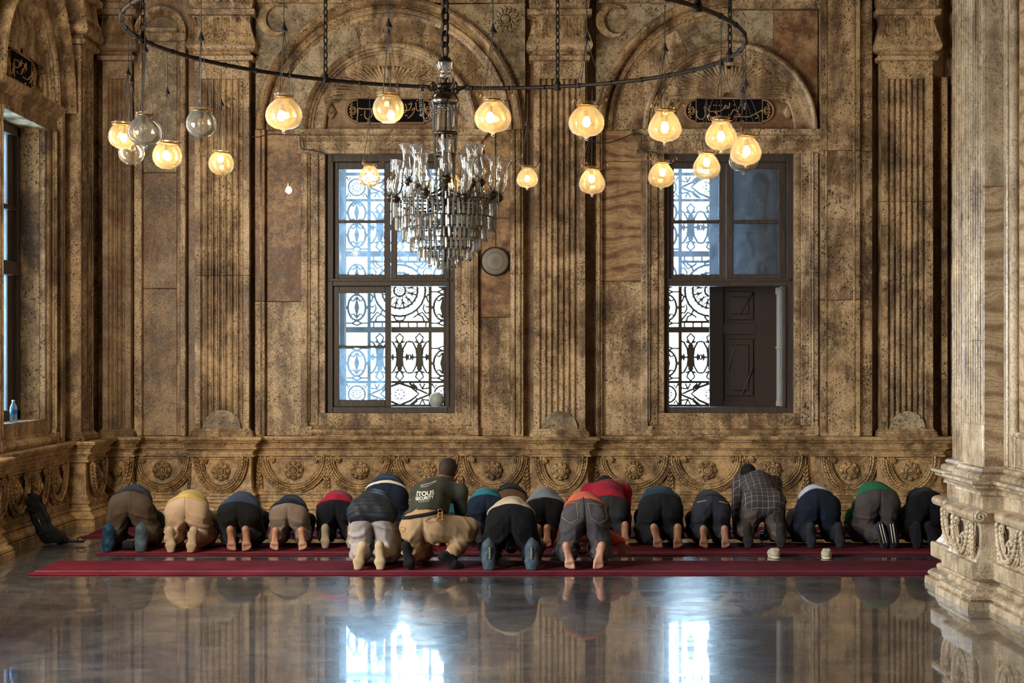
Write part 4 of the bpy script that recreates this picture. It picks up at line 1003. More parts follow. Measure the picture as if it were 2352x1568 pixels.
for v0, v1 in ((345, 372), (498, 525), (640, 660), (742, 768), (920, 955)): sb(1662, 1738, v0, v1, Ys, Ys + .04)
for v0, v1 in ((380, 490), (532, 632), (668, 735), (778, 910)):
    sb(1668, 1732, v0, v1, Ys + .01, Ys + .04, .012); sb(1678, 1722, v0 + 12, v1 - 12, Ys - .004, Ys + .03, .016)
for a, b in (((1690, 790), (1672, 850)), ((1728, 845), (1705, 905)), ((1728, 672), (1700, 720))): m_.tube([(PX(a[0], Ys), Ys - .008, PZ(a[1], Ys)), (PX(b[0], Ys), Ys - .008, PZ(b[1], Ys))], .008, 5)
m_.build('shutter', M['shutter_wood'], w2)
m_ = MB(); wbox(m_, 1785, 1792, 660, 930, 20.60, 20.66, .004, 20.6); wbox(m_, 1781, 1792, 660, 676, 20.58, 20.60, .004, 20.6); wbox(m_, 1781, 1792, 796, 800, 20.58, 20.60, .002, 20.6); wbox(m_, 1782, 1792, 920, 932, 20.58, 20.60, .002, 20.6)
m_.build('open_sash_edge', M['white_paint'], w2)
m_ = MB(); m_.lathe([(.006, 0), (.006, .03), (.016, .035), (.016, .05), (.004, .055)], (PX(1782, 20.7), 20.68, PZ(823, 20.7)), 10, 'y'); m_.build('latch_knob', M['bronze'], w2)

w3 = tag(empty('window_3'), 'brown framed window in the side wall at the left edge', 'window', kind='structure')
m_ = MB(); xa, xb = XL - .30, XL - .19
def lb(y0, y1, z0, z1, dx=0): m_.box(xa + dx, xb + dx, y0, y1, z0, z1, .006)
lb(lo1 - .10, lo1, Z0, Z1); lb(lo0, lo0 + .10, Z0, Z1); lb(lo0, lo1, Z0, Z0 + .10); lb(lo0, lo1, Z1 - .10, Z1); lb(lo0, lo1, 2.62, 2.76, .01)
lb(hcL - .05, hcL + .05, Z0, Z1); lb(lo1 - .31, lo1 - .1, Z0, Z1, -.04); lb(lo0, lo1, 3.28, 3.33, -.02)
m_.build('window_frame', M['wood'], w3)
for (a, b, c, d) in ((lo0 + .1, hcL - .05, 2.76, 4.04), (hcL + .05, lo1 - .31, 2.76, 4.04), (lo0 + .1, hcL - .05, 1.26, 2.62), (hcL + .05, lo1 - .31, 1.26, 2.62)):
    q = MB(); q.box(XL - .25, XL - .246, a, b, c, d); q.build('pane', M['pane_clean'], w3)
# ------------------------------------------------------------------ ring chandelier with hanging globes
RC = Vector((PX(1000.5, 12.7), 12.7, 0)); RR = 2.24
ZC = PZ(90, 12.7)
TX = (PZ(60, 12.7) - PZ(98, 12.7)) / (2 * RR); TY = -0.0
def ring_z(x, y): return ZC - TX * (x - RC.x) + TY * (y - RC.y)
def ring_pt(a): x = RC.x + RR * math.cos(a); y = RC.y + RR * math.sin(a); return Vector((x, y, ring_z(x, y)))
ring = tag(empty('ring_chandelier', ring_pt(0) * 0), 'wide dark iron hoop slung on chains across the top of the hall', 'ring chandelier')
m_ = MB(); m_.tube([ring_pt(a) for a in np.linspace(0, 2 * PI, 120, endpoint=False)], .0165, 10, closed=True)
for k in range(44):
    a = 2 * PI * (k + .3) / 44; p = ring_pt(a); q = ring_pt(a + .012); m_.tube([p, q], .021, 8)
m_.build('iron_ring', M['iron'], ring, smooth=True)
def chain_mesh(p0, p1, name, mat, parent, link_l=.08, w=.018, r=.006):
    m_ = MB(); d = Vector(p1) - Vector(p0); n = max(2, int(d.length / (link_l * .74))); t = d.normalized(); a = t.orthogonal().normalized(); b = t.cross(a)
    for i in range(n):
        c = Vector(p0) + d * ((i + .5) / n); s = a if i % 2 else b
        m_.tube([c + t * (link_l * .5 * math.cos(x)) + s * (w * math.sin(x)) for x in np.linspace(0, 2 * PI, 10, endpoint=False)], r, 5, closed=True)
    return m_.build(name, mat, parent, smooth=True)
def ang_for(u, far=True):
    """angle of the ring point seen in column u"""
    k = (u - U0) / F; best = None
    for a in np.linspace(0, 2 * PI, 2881):
        p = ring_pt(a); isfar = p.y > RC.y
        e = abs(p.x / p.y - k)
        if isfar == far and (best is None or e < best[0]): best = (e, a)
    return best[1]
for u, far in ((748, True), (1281, True), (1676, True), (327, True), (384, False), (1603, False)):
    p = ring_pt(ang_for(u, far)); c = chain_mesh((p.x, p.y, p.z), (p.x, p.y, 7.9), 'suspension_chain', M['iron'], ring)
    m_ = MB(); m_.lathe([(.012, -.035), (.030, -.032), (.030, .02), (.02, .045), (.010, .06)], p, 12); m_.build('chain_bracket', M['iron'], c)

def globe_prof(kind):
    if kind == 'onion': P = [(.0, -.128), (.02, -.126), (.024, -.118), (.06, -.112), (.096, -.085), (.114, -.045), (.118, -.008), (.108, .035), (.085, .072), (.062, .098), (.053, .108), (.054, .118), (.064, .135), (.066, .142)]
    elif kind == 'pear': P = [(.0, -.128), (.02, -.126), (.024, -.118), (.055, -.114), (.088, -.092), (.108, -.055), (.112, -.012), (.098, .038), (.076, .08), (.060, .105), (.056, .115), (.060, .128), (.068, .142), (.069, .146)]
    else: P = [(.0, -.104), (.045, -.104), (.050, -.098), (.080, -.080), (.103, -.045), (.110, -.005), (.104, .035), (.086, .070), (.066, .092), (.062, .098), (.070, .104), (.084, .110), (.088, .114)]
    return P
def make_lamp(label, cu, cv, wpx, far, kind, lit=True, bdx=0.0, bdz=-.01, tilt=0.0, hooks=True, y=None, yshift=0.0):
    a = ang_for(cu, far); rp = ring_pt(a)
    Y = (rp.y if y is None else y) + yshift; x = PX(cu, Y); z = PZ(cv, Y)
    s = (wpx * Y / F) / .228
    e = tag(empty('hanging_lamp', (x, Y, z)), label, 'hanging lamp', 'glass globe lamps hanging from the iron hoop')
    gp = globe_prof(kind); gp = stroke2(gp, 4) if kind == 'ball' else gp[:3] + stroke2(gp[3:], 4)
    P = [(max(.0005, r) * s, h * s * (.86 if kind != 'ball' else .95)) for r, h in gp]
    m_ = MB(); m_.lathe(P, (0, 0, 0), 32, cap=False)
    g = m_.build('glass_globe', M['globe'] if lit else M['globe_off'], e, smooth=True)
    if kind != 'ball':
        m_ = MB(); m_.lathe([(.001, -.150 * s), (.010 * s, -.148 * s), (.013 * s, -.140 * s), (.008 * s, -.132 * s), (.02 * s, -.127 * s)], (0, 0, .018 * s), 12, cap=False); m_.build('glass_drop', M['bead'], g, smooth=True)
    top = P[-1][1]; R = .060 * s if kind != 'ball' else .078 * s
    m_ = MB(); zc = top - .022 * s
    m_.tube([(R * math.cos(t), R * math.sin(t), zc) for t in np.linspace(0, 2 * PI, 28, endpoint=False)], .0055 * s, 6, closed=True)
    if hooks:
        for k in range(3):
            t = PI * (.04 + 2 * k / 3.0); c, s_ = math.cos(t), math.sin(t)
            pr = [(R, 0), (R + .025 * s, 0.0), (R + .040 * s, .018 * s), (R + .048 * s, .045 * s), (R + .066 * s, .056 * s), (R + .078 * s, .042 * s), (R + .070 * s, .030 * s)]
            m_.tube([(r * c, r * s_, zc + h) for r, h in pr], .0045 * s, 5)
    m_.build('collar', M['brass'], e, smooth=True)
    b = Vector((bdx * s, 0, bdz * s))
    m_ = MB(); m_.lathe([(.014 * s, .035 * s), (.016 * s, .04 * s), (.016 * s, .075 * s), (.006 * s, .082 * s)], b, 12); m_.build('socket', M['socket'] if lit else M['iron'], e)
    m_ = MB(); m_.lathe([(.001, -.030 * s), (.014 * s, -.027 * s), (.024 * s, -.014 * s), (.027 * s, .0), (.022 * s, .018 * s), (.013 * s, .033 * s), (.012 * s, .038 * s)], b, 16, cap=False)
    m_.build('bulb', M['bulb'] if lit else M['globe_off'], e, smooth=True)
    # three wires up to a small cone under the ring
    apex = Vector((rp.x - x, rp.y - Y, rp.z - z - .042)); L = apex.z; cone_z = min(L - .12, max(.42, L * .62)) if L > .3 else L
    ap = Vector((apex.x * .9, apex.y * .9, cone_z))
    m_ = MB(); m_.lathe([(.006, .05), (.010, .03), (.024, .0), (.024, -.006)], ap, 10); m_.tube([ap + Vector((0, 0, .045)), apex], .0035, 5)
    hk = [(R + .07 * s) if hooks else R] * 3
    m_.build('wire_cone', M['wire'], e)
    m_ = MB()
    for k in range(3):
        t = PI * (.04 + 2 * k / 3.0); q = Vector((hk[k] * math.cos(t), hk[k] * math.sin(t), zc + (.05 * s if hooks else 0)))
        mid = (q + ap) / 2 + Vector((0, 0, -.004)); m_.tube([q, mid, ap], .0023, 5)
    m_.tube([b + Vector((0, 0, .08 * s)), ap], .0024, 5)
    m_.build('suspension_wire', M['wire'], e)
    return e
LMP = [
    ('bright globe lamp at the far left end of the hoop', 281, 312, 66, True, 'ball', True, .012, -.02, 0),
    ('unlit smoky globe overlapping the leftmost bright globe', 333, 299, 76, False, 'onion', False, -.012, .01, 0),
    ('small unlit round globe half hidden behind two globes at the left', 302, 350, 62, True, 'ball', False, .01, .03, 0.12),
    ('low bright globe without hooks, left of the first big pilaster', 384, 357, 70, True, 'ball', True, -.01, .0, 0),
    ('unlit clear globe in front of the left fluted pilaster', 462, 283, 72, False, 'ball', False, 0, .0, 0),
    ('small lit globe low on the left fluted pilaster', 508, 375, 60, True, 'ball', True, -.006, .035, 0),
    ('lit onion globe in front of the left edge of the first arch', 652, 260, 82, False, 'onion', True, -.016, -.02, 0),
    ('round lit globe over the left black plaque', 892, 249, 75, False, 'ball', True, .018, -.05, 0),
    ('lit onion globe just right of the glass chandelier', 1132, 267, 82, False, 'onion', True, -.018, -.012, 0),
    ('lit onion globe on the upper part of the middle pilaster', 1347, 277, 80, False, 'onion', True, 0, -.01, 0),
    ('lit pear shaped globe beside the second arch', 1527, 289, 78, False, 'pear', True, 0, -.01, 0),
    ('lit hooked globe over the second black plaque', 1656, 310, 74, False, 'pear', True, 0, -.01, 0),
    ('lit hooked globe at the right end of the hoop', 1713, 345, 73, False, 'pear', True, .006, -.005, 0),
    ('globe mostly hidden behind the rightmost lit globe', 1708, 362, 68, True, 'pear', False, -.02, 0, 0),
    ('lit globe hanging before the top of the right window', 1623, 382, 65, True, 'pear', True, 0, .03, 0),
    ('small lit globe at the upper left corner of the right window', 1519, 402, 62, True, 'pear', True, .01, .02, 0),
    ('bright milky globe low on the right of the middle pilaster', 1360, 417, 62, True, 'pear', True, -.006, .02, 0),
    ('smallest lit globe, low on the left of the middle pilaster', 1211, 408, 50, True, 'pear', True, 0, -.012, 0),
    ('dim lit globe against the upper left window pane', 849, 405, 52, True, 'pear', True, 0, .01, 0),
    ('lit globe glimpsed behind the glass chandelier', 1036, 424, 50, True, 'pear', True, 0, 0, 0),
]
for i, L in enumerate(LMP):
    lab, cu, cv, w, far, kind, lit, bdx, bdz, ys = L
    make_lamp(lab, cu, cv, w, far, kind, lit, bdx, bdz, hooks=(kind != 'ball' and cu > 800), yshift=ys)
# bare bulb
p = ring_pt(ang_for(664, True)); Y = p.y; bx, bz = PX(663, Y), PZ(437, Y)
e = tag(empty('bare_bulb', (bx, Y, bz)), 'small bare lit bulb on a wire against the red marble panel', 'light bulb')
m_ = MB(); m_.lathe([(.001, -.028), (.014, -.024), (.026, -.008), (.027, .004), (.018, .022), (.010, .032)], (0, 0, 0), 16, cap=False); m_.build('bulb', M['bulb_small'], e, smooth=True)
m_ = MB(); m_.lathe([(.011, .030), (.013, .034), (.013, .06), (.004, .066)], (0, 0, 0), 12); m_.build('socket', M['brass'], e)
m_ = MB(); m_.tube([(0, 0, .06), (p.x - bx, 0, p.z - bz - .04)], .0026, 5); m_.build('wire', M['wire'], e)

# ------------------------------------------------------------------ crystal chandelier
CY = 12.7; K = CY / F
cc = (PX(1022, CY), CY, 0)
def cz(v): return PZ(v, CY)
ch = tag(empty('crystal_chandelier', (cc[0], CY, cz(612))), 'large glass chandelier with trumpet shades and tiers of hanging prisms', 'chandelier')
def C(dx, dy, v): return (dx * K, dy * K, cz(v) - cz(612))
ch_l = chain_mesh(C(0, 0, 128), (0, 0, 7.9 - cz(612)), 'suspension_chain', M['iron'], ch, .11, .03, .011)
m_ = MB(); m_.tube([C(-5, 0, -30), C(-4, 0, 60), C(-9, 0, 100), C(-3, 0, 130)], .008, 6); m_.build('power_cord', M['wire'], ch)
def lth(prof, name, mat, parent=ch, n=28, sm=True):
    m_ = MB(); m_.lathe([(r * K, cz(v) - cz(612)) for r, v in prof], (0, 0, 0), n, cap=False); return m_.build(name, mat, parent, smooth=sm)
lth([(2, 128), (10, 132), (15, 138), (19, 142), (20, 146)], 'bronze_cap', M['bronze'])
lth([(20, 144), (19, 156), (12, 163), (8, 168), (12, 170), (14, 174), (9, 181), (3, 184)], 'glass_bowl', M['bead'])
lth([(5, 180), (5, 236), (4, 300), (5, 445), (12, 450), (12, 456), (6, 460), (6, 560), (2, 600)], 'stem', M['bronze'])
lth([(19, 192), (22, 194), (23, 200), (20, 205), (14, 207)], 'crown_ring', M['bronze'])
lth([(12, 207), (24, 212), (30, 222), (33, 232), (31, 238), (24, 242), (10, 244)], 'silver_dish', M['silver'])
lth([(28, 303), (30, 305), (30, 309), (27, 311)], 'gallery_ring', M['bronze'])
lth([(24, 352), (26, 354), (26, 358), (24, 360)], 'gallery_ring', M['bronze'])
for r, v in ((118, 462), (112, 500), (96, 524), (78, 548), (58, 570), (36, 590), (16, 600)): lth([(r - 1.5, v - 2), (r, v - 2), (r + .6, v), (r - 1.5, v + .6), (r - 2, v - 1)], 'tier_ring', M['bronze'], n=40)
m_ = MB()
for r, v in ((118, 462), (96, 524), (58, 570)):
    for k in range(6): a = PI * k / 3; m_.tube([C(0, 0, v), C(r * math.cos(a), r * math.sin(a), v)], .006, 5)
for k in range(8):
    a = 2 * PI * k / 8
    m_.tube([C(r * math.cos(a), r * math.sin(a), v) for r, v in ((118, 462), (112, 500), (96, 524), (78, 548), (58, 570), (36, 590), (16, 600))], .0022, 5)
m_.build('tier_frame', M['bronze'], ch)
# prisms: the outer (largest) ones are parts of their own
pr_list = []
def prisms(r, v0, L, n, w=3.6, ph=0.0):
    for k in range(n): pr_list.append((r, 2 * PI * k / n + ph, v0, L * random.uniform(.88, 1.06), w))
prisms(20, 178, 20, 12, 3.6); prisms(27, 242, 58, 16, 5.0); prisms(25, 308, 46, 14, 4.2); prisms(22, 356, 70, 12, 4)
for i, (r, v, L, n) in enumerate(((119, 463, 42, 64), (113, 500, 32, 60), (97, 524, 31, 52), (79, 548, 30, 44), (59, 570, 28, 34), (37, 588, 26, 22), (17, 598, 22, 12), (6, 602, 20, 4), (104, 440, 28, 44), (80, 420, 28, 34), (92, 478, 44, 40), (64, 500, 50, 26), (122, 448, 22, 40))): prisms(r, v, L, n, 5.0, i * .07)
def prism_geo(m_, r, a, v0, L, w):
    x, y = r * math.cos(a), r * math.sin(a); h = w / 2
    sec = [(0.2, 0), (h * .8, 1.2), (h, 3), (h, L - 4), (h * .7, L - 1.2), (.2, L)]
    vs = []; n = 6
    for rr, d in sec:
        for k in range(n): b = a + 2 * PI * k / n; vs.append(C(x + rr * math.cos(b), y + rr * math.sin(b), v0 + d))
    fs = [(i * n + k, i * n + (k + 1) % n, (i + 1) * n + (k + 1) % n, (i + 1) * n + k) for i in range(len(sec) - 1) for k in range(n)]
    m_.add(vs, fs)
order = sorted(range(len(pr_list)), key=lambda i: -(pr_list[i][3] * pr_list[i][4] - (40 if math.sin(pr_list[i][1]) > 0 else 0)))
for i in order[:100]: m_ = MB(); prism_geo(m_, *pr_list[i]); m_.build('crystal_prism', M['crystal'], ch)
m_ = MB()
for i in order[100:]: prism_geo(m_, *pr_list[i])
tag(m_.build('crystal_prisms', M['crystal'], ch), kind='stuff')
# bead strings
m_ = MB()
def beads(pts, n, r=2.0):
    P = [Vector(C(*p)) for p in pts]
    for i in range(n):
        t = i / (n - 1) * (len(P) - 1); k = min(int(t), len(P) - 2); p = P[k].lerp(P[k + 1], t - k); m_.ell(p, (r * K,) * 3, None, 6, 4)
for k in range(10):
    a = 2 * PI * k / 10; b = 2 * PI * (k + 1) / 10; mid = (a + b) / 2
    beads([(32 * math.cos(a), 32 * math.sin(a), 240), (33 * math.cos(mid), 33 * math.sin(mid), 262), (32 * math.cos(b), 32 * math.sin(b), 240)], 9)
    beads([(32 * math.cos(a), 32 * math.sin(a), 240), (31 * math.cos(a), 31 * math.sin(a), 268)], 7)
    beads([(116 * math.cos(a), 116 * math.sin(a), 455), (108 * math.cos(mid), 108 * math.sin(mid), 468), (116 * math.cos(b), 116 * math.sin(b), 455)], 12, 1.7)
for sgn in (-1, 1):
    for q in (0, 1): beads([(sgn * (52 + q * 4), 0, 205), (sgn * (54 + q * 4), 0, 235), (sgn * (50 + q * 5), 0, 266)], 15, 1.9)
    beads([(sgn * 54, 0, 262), (sgn * 44, 0, 276), (sgn * 32, 0, 255)], 9, 1.9)
tag(m_.build('bead_strings', M['bead'], ch, smooth=True), kind='stuff')
for k in range(6):
    a = 2 * PI * k / 6
    m_ = MB(); c_, s_ = math.cos(a), math.sin(a); m_.tube([C(r * c_, r * s_, v) for r, v in ((18, 204), (32, 208), (42, 200), (50, 196), (56, 201), (54, 208), (48, 206))], .009, 6); m_.build('crown_scroll', M['bronze'], ch, smooth=True)
# arms and trumpet shades
def shade_arm(r, a, vb, tilt):
    c_, s_ = math.cos(a), math.sin(a)
    m_ = MB(); m_.tube([C(q * r * c_, q * r * s_, v) for q, v in ((.1, vb + 20), (.35, vb + 30), (.65, vb + 32), (.9, vb + 22), (1.0, vb + 6))], .008, 6)
    m_.lathe([(r_ * K, (cz(v) - cz(612))) for r_, v in ((3, vb + 14), (8, vb + 8), (11, vb + 4), (7, vb), (5, vb - 3), (6, vb - 8))], (r * c_ * K, r * s_ * K, 0), 14, cap=False)
    arm = m_.build('arm', M['bronze'], ch, smooth=True)
    P = [(5, 0), (8, 4), (12.5, 14), (14, 26), (12, 40), (10.5, 52), (11, 62), (14, 72), (17.5, 79)]
    m_ = MB(); m_.lathe([(x * K, h * K) for x, h in P], (0, 0, 0), 20, cap=False)
    sh = m_.build('trumpet_shade', M['shade'], ch, smooth=True)
    sh.location = C(r * c_, r * s_, vb - 3); sh.rotation_euler = (tilt * .3, tilt, 0)
    m_ = MB(); m_.tube([(17.5 * K * math.cos(t), 17.5 * K * math.sin(t), 79 * K) for t in np.linspace(0, 2 * PI, 22, endpoint=False)], .0022, 5, closed=True); m_.build('shade_rim', M['bead'], sh, smooth=True)
    m_ = MB(); m_.lathe([(3.2 * K, 0), (3.2 * K, 26 * K), (4.6 * K, 28 * K), (4.6 * K, 32 * K), (1 * K, 34 * K)], (0, 0, 0), 10); m_.build('candle_tube', M['crystal'], sh)
for k in range(9):
    a = 2 * PI * (k + .30) / 9; shade_arm(128, a, 452 + (6 if k % 2 else -4), random.uniform(-.16, .16) - .10 * math.cos(a) * (1 if k in (3, 4, 5) else -.2))
for k in range(8):
    a = 2 * PI * (k + .12) / 8; shade_arm(84, a, 418 + (4 if k % 2 else -4), random.uniform(-.13, .13))
shade_arm(14, -PI / 2, 405, 0)
# ------------------------------------------------------------------ people
V3 = lambda *a: np.array(a, float)
RES_B, RES_C = 0.0072, 0.0092
SK1 = skin('skin_tan', sg((150, 106, 84))); SK2 = skin('skin_brown', sg((106, 72, 56))); SK3 = skin('skin_light', sg((172, 126, 102)))
HAIR = cloth('hair_black', sg((26, 22, 20)), 0.7, 400, .3, .1, .6)
HAIRG = cloth('hair_cropped', sg((52, 42, 36)), 0.8, 400, .3, .1, .6)
_cm = {}
def CM(col, sheen=.15, rough=.85):
    if col not in _cm: _cm[col] = cloth('cloth_%s' % ('_'.join(map(str, col))), sg(col), rough, sheen=sheen)
    return _cm[col]

def base_pose(hz=.44, kx=.135, fl=-.12, fr=.12, ex=.165, hx=0.0, lean=0.0, splay=(0.0, 0.0), spread=None, fy=(0, 0)):
    """kneeling with the forehead on the floor. x right, y forward, z up; origin between the toes"""
    J = {}
    J['P'] = V3(hx, .35, hz); J['L'] = V3(hx, .50, hz + .015); J['C'] = V3(hx * .8, .69, hz - .10); J['N'] = V3(0, .86, .22); J['H'] = V3(0, .955, .145)
    J['crown'] = V3(0, .62, -.78); J['face'] = V3(0, -.78, -.62)
    for s, k, fx, sp, fo in ((-1, 'l', fl, splay[0], fy[0]), (1, 'r', fr, splay[1], fy[1])):
        J['hip' + k] = V3(hx + s * .088, .36, hz - .02); J['kn' + k] = V3(hx * .5 + s * kx, .54, .085)
        J['an' + k] = V3(fx, .095 + fo, .135); J['he' + k] = V3(fx - sp * .6, .045 + fo, .205); J['ba' + k] = V3(fx + sp * .3, .034 + fo, .068); J['to' + k] = V3(fx + sp * .5, .026 + fo, .014)
        x_ = ex[0 if s < 0 else 1] if isinstance(ex, tuple) else ex
        J['sh' + k] = V3(s * .145, .80, .235); J['el' + k] = V3(s * x_, .74, .12) if x_ > .2 else V3(s * x_, .82, .11); J['wr' + k] = V3(s * .145, .97, .045)
        J['hd' + k] = V3(0, 1, 0)
    return J
def unit(v): return v / max(1e-9, np.linalg.norm(v))
def head_prims(J, g=0.0):
    c, cr, fc = J['H'], unit(J['crown']), unit(J['face']); fc = unit(fc - cr * (fc @ cr)); rt = np.cross(fc, cr)
    Mx = np.stack([rt, fc, cr], 1)
    return c, cr, fc, rt, Mx
def body_prims(J, bare):
    p = []
    P, L, C, Nn = J['P'], J['L'], J['C'], J['N']
    p += [el(P, (.150, .115, .115), .03), el(L, (.135, .13, .105), .05), el(C, (.150, .14, .105), .05), rc(P, L, .11, .105, .05), rc(L, C, .105, .105, .05), rc(C, Nn, .095, .055, .04), rc(J['shl'], J['shr'], .062, .062, .04)]
    c, cr, fc, rt, Mx = head_prims(J)
    p += [rc(Nn, c - cr * .03 - fc * .02, .052, .052, .02), el(c + cr * .02 - fc * .008, (.074, .094, .092), .02, Mx), el(c - cr * .052 + fc * .028, (.054, .058, .058), .03, Mx), rc(c + fc * .088 + cr * .012, c + fc * .106 - cr * .022, .009, .014, .012), rc(c + fc * .082 + cr * .024 - rt * .035, c + fc * .082 + cr * .024 + rt * .035, .012, .012, .012), rc(c + fc * .082 - cr * .055 - rt * .02, c + fc * .082 - cr * .055 + rt * .02, .009, .009, .006), el(c + fc * .070 - cr * .09, (.02, .018, .016), .02, Mx)]
    for s in (-1, 1): p += [el(c + rt * s * .076 - fc * .006 - cr * .004, (.010, .022, .033), .006, Mx), el(c + rt * s * .030 + fc * .076 + cr * .006, (.013, .010, .009), .004, Mx)]
    for k, s in (('l', -1), ('r', 1)):
        hp, kn, an, he, ba, to = (J[q + k] for q in ('hip', 'kn', 'an', 'he', 'ba', 'to'))
        p += [el(hp + V3(0, -.035, .005), (.095, .10, .10), .03), rc(hp, kn, .088, .056, .03), rc(kn, kn * .55 + an * .45, .054, .052, .02), rc(kn * .55 + an * .45, an, .052, .036, .03)]
        p += foot_prims(J, k, 0, bare[k])
        sh, eb, wr = J['sh' + k], J['el' + k], J['wr' + k]
        p += [rc(sh, eb, .052, .040, .03), rc(eb, wr, .040, .027, .012)]
        p += hand_prims(wr, J['hd' + k], s, J.get('pn' + k, V3(0, 0, -1)), J.get('curl' + k, .15))
    return p
def foot_prims(J, k, g, toes=True):
    s = -1 if k == 'l' else 1
    an, he, ba, to = (J[q + k] for q in ('an', 'he', 'ba', 'to'))
    up = unit(he - ba); dorsal = unit(an - (he + ba) / 2); dorsal = unit(dorsal - up * (dorsal @ up)); lat = np.cross(up, dorsal)
    if lat[0] * s < 0: lat = -lat           # lateral = outwards (little toe side)
    p = [rc(he, he, .030 + g, .030 + g, .01), rc(he, ba + lat * .016 + up * .01, .024 + g, .018 + g, .015), rc(he + dorsal * .014, ba - lat * .020 + up * .01, .020 + g, .019 + g, .015), rc(ba - lat * .025, ba + lat * .025, .021 + g, .017 + g, .012), rc(an, he + dorsal * .018 - up * .02, .036 + g, .030 + g, .03), rc(an, ba + dorsal * .022, .034 + g, .020 + g, .03)]
    if toes:
        for i, (o, r, l) in enumerate(((-.031, .0140, 1.0), (-.0095, .0092, 1.0), (.0075, .0088, .92), (.023, .0085, .80), (.037, .0085, .62))):
            a = ba + lat * o; b = a + (to - ba) * l; b[2] = max(r, b[2]); p.append(rc(a, b, r * .95, r, .005))
    else: p.append(rc(ba, to, .024 + g, .018 + g, .02)); p.append(rc(ba - lat * .018, to - lat * .016, .020 + g, .015 + g, .02)); p.append(rc(ba + lat * .018, to + lat * .010, .018 + g, .014 + g, .02))
    return p
def hand_prims(wr, d, s, pn, curl):
    d = unit(d); pn = unit(pn - d * (pn @ d)); lt = np.cross(d, -pn) * 1.0      # lt: to the hand's right seen from its back
    th = -s                                                         # thumb on the inner side
    p = []
    for i, o in enumerate((-.030, -.010, .010, .030)): p.append(rc(wr + lt * o * .5, wr + d * .085 + lt * o, .015, .0125, .012))
    ls = {0: .062, 1: .074, 2: .080, 3: .070} if th > 0 else {0: .070, 1: .080, 2: .074, 3: .062}
    for i, o in enumerate((-.031, -.0105, .0105, .031)):
        a = wr + d * .088 + lt * o; m = a + (d + lt * o * 2.2) * ls[i] * .5 + pn * curl * .015; b = m + (d + lt * o * 2.2) * ls[i] * .42 + pn * (curl * .10)
        p += [rc(a, m, .0095, .0085, .004), rc(m, b, .0085, .0075, .004)]
    a = wr + d * .028 + lt * th * .026; m = a + (d * .55 + lt * th * .83) * .038; b = m + (d * .85 + lt * th * .5) * .032
    p += [rc(a, m, .0135, .0105, .01), rc(m, b, .0105, .009, .004)]
    return p
def folds(amp, seed=0, fx=9., fy=14., fz=11.):
    r = random.Random(seed); a, b, c = r.random() * 6, r.random() * 6, r.random() * 6
    def f(X, Y, Z):
        w = np.sin(fx * X * 1.7 + fz * Z * 2.1 + a + 1.6 * np.sin(fy * Y * .7 + b))
        v = np.sin(fy * Y * 2.3 - fz * Z * 3.1 + fx * X * 2.7 + c + 1.3 * np.sin(17 * X + a)) ; return amp * (.6 * w * np.abs(w) + .6 * v * (1 - .5 * v * v))
    return f
def tfolds(seed, P):
    r = random.Random(seed); a, b = r.random() * 6, r.random() * 6
    def f(X, Y, Z):
        low = np.clip((P[2] + .02 - Z) / .22, 0, 1)          # folds grow down the thigh
        d = np.abs(X) * 15 + Z * 46 - Y * 12
        w = np.sin(d + a + 1.4 * np.sin(Z * 19 + b + X * 9)); w2 = np.sin(X * 58 * np.sign(X + 1e-6) + Z * 17 + b + np.sin(Z * 31))
        w3 = np.sin(Z * 30 + X * 22 * np.sign(X + 1e-6) + Y * 16 + a * 2 + 1.2 * np.sin(X * 21 + b))
        return -.014 * low * (np.maximum(w, 0) ** 2 + .6 * np.maximum(w2, 0) ** 2) - .005 * np.maximum(w3, 0) ** 3 + .016 * np.exp(-(X - P[0]) ** 2 / .00022) * np.clip((P[2] + .10 - Z) / .12, 0, 1) * (Y < P[1] + .03)
    return f
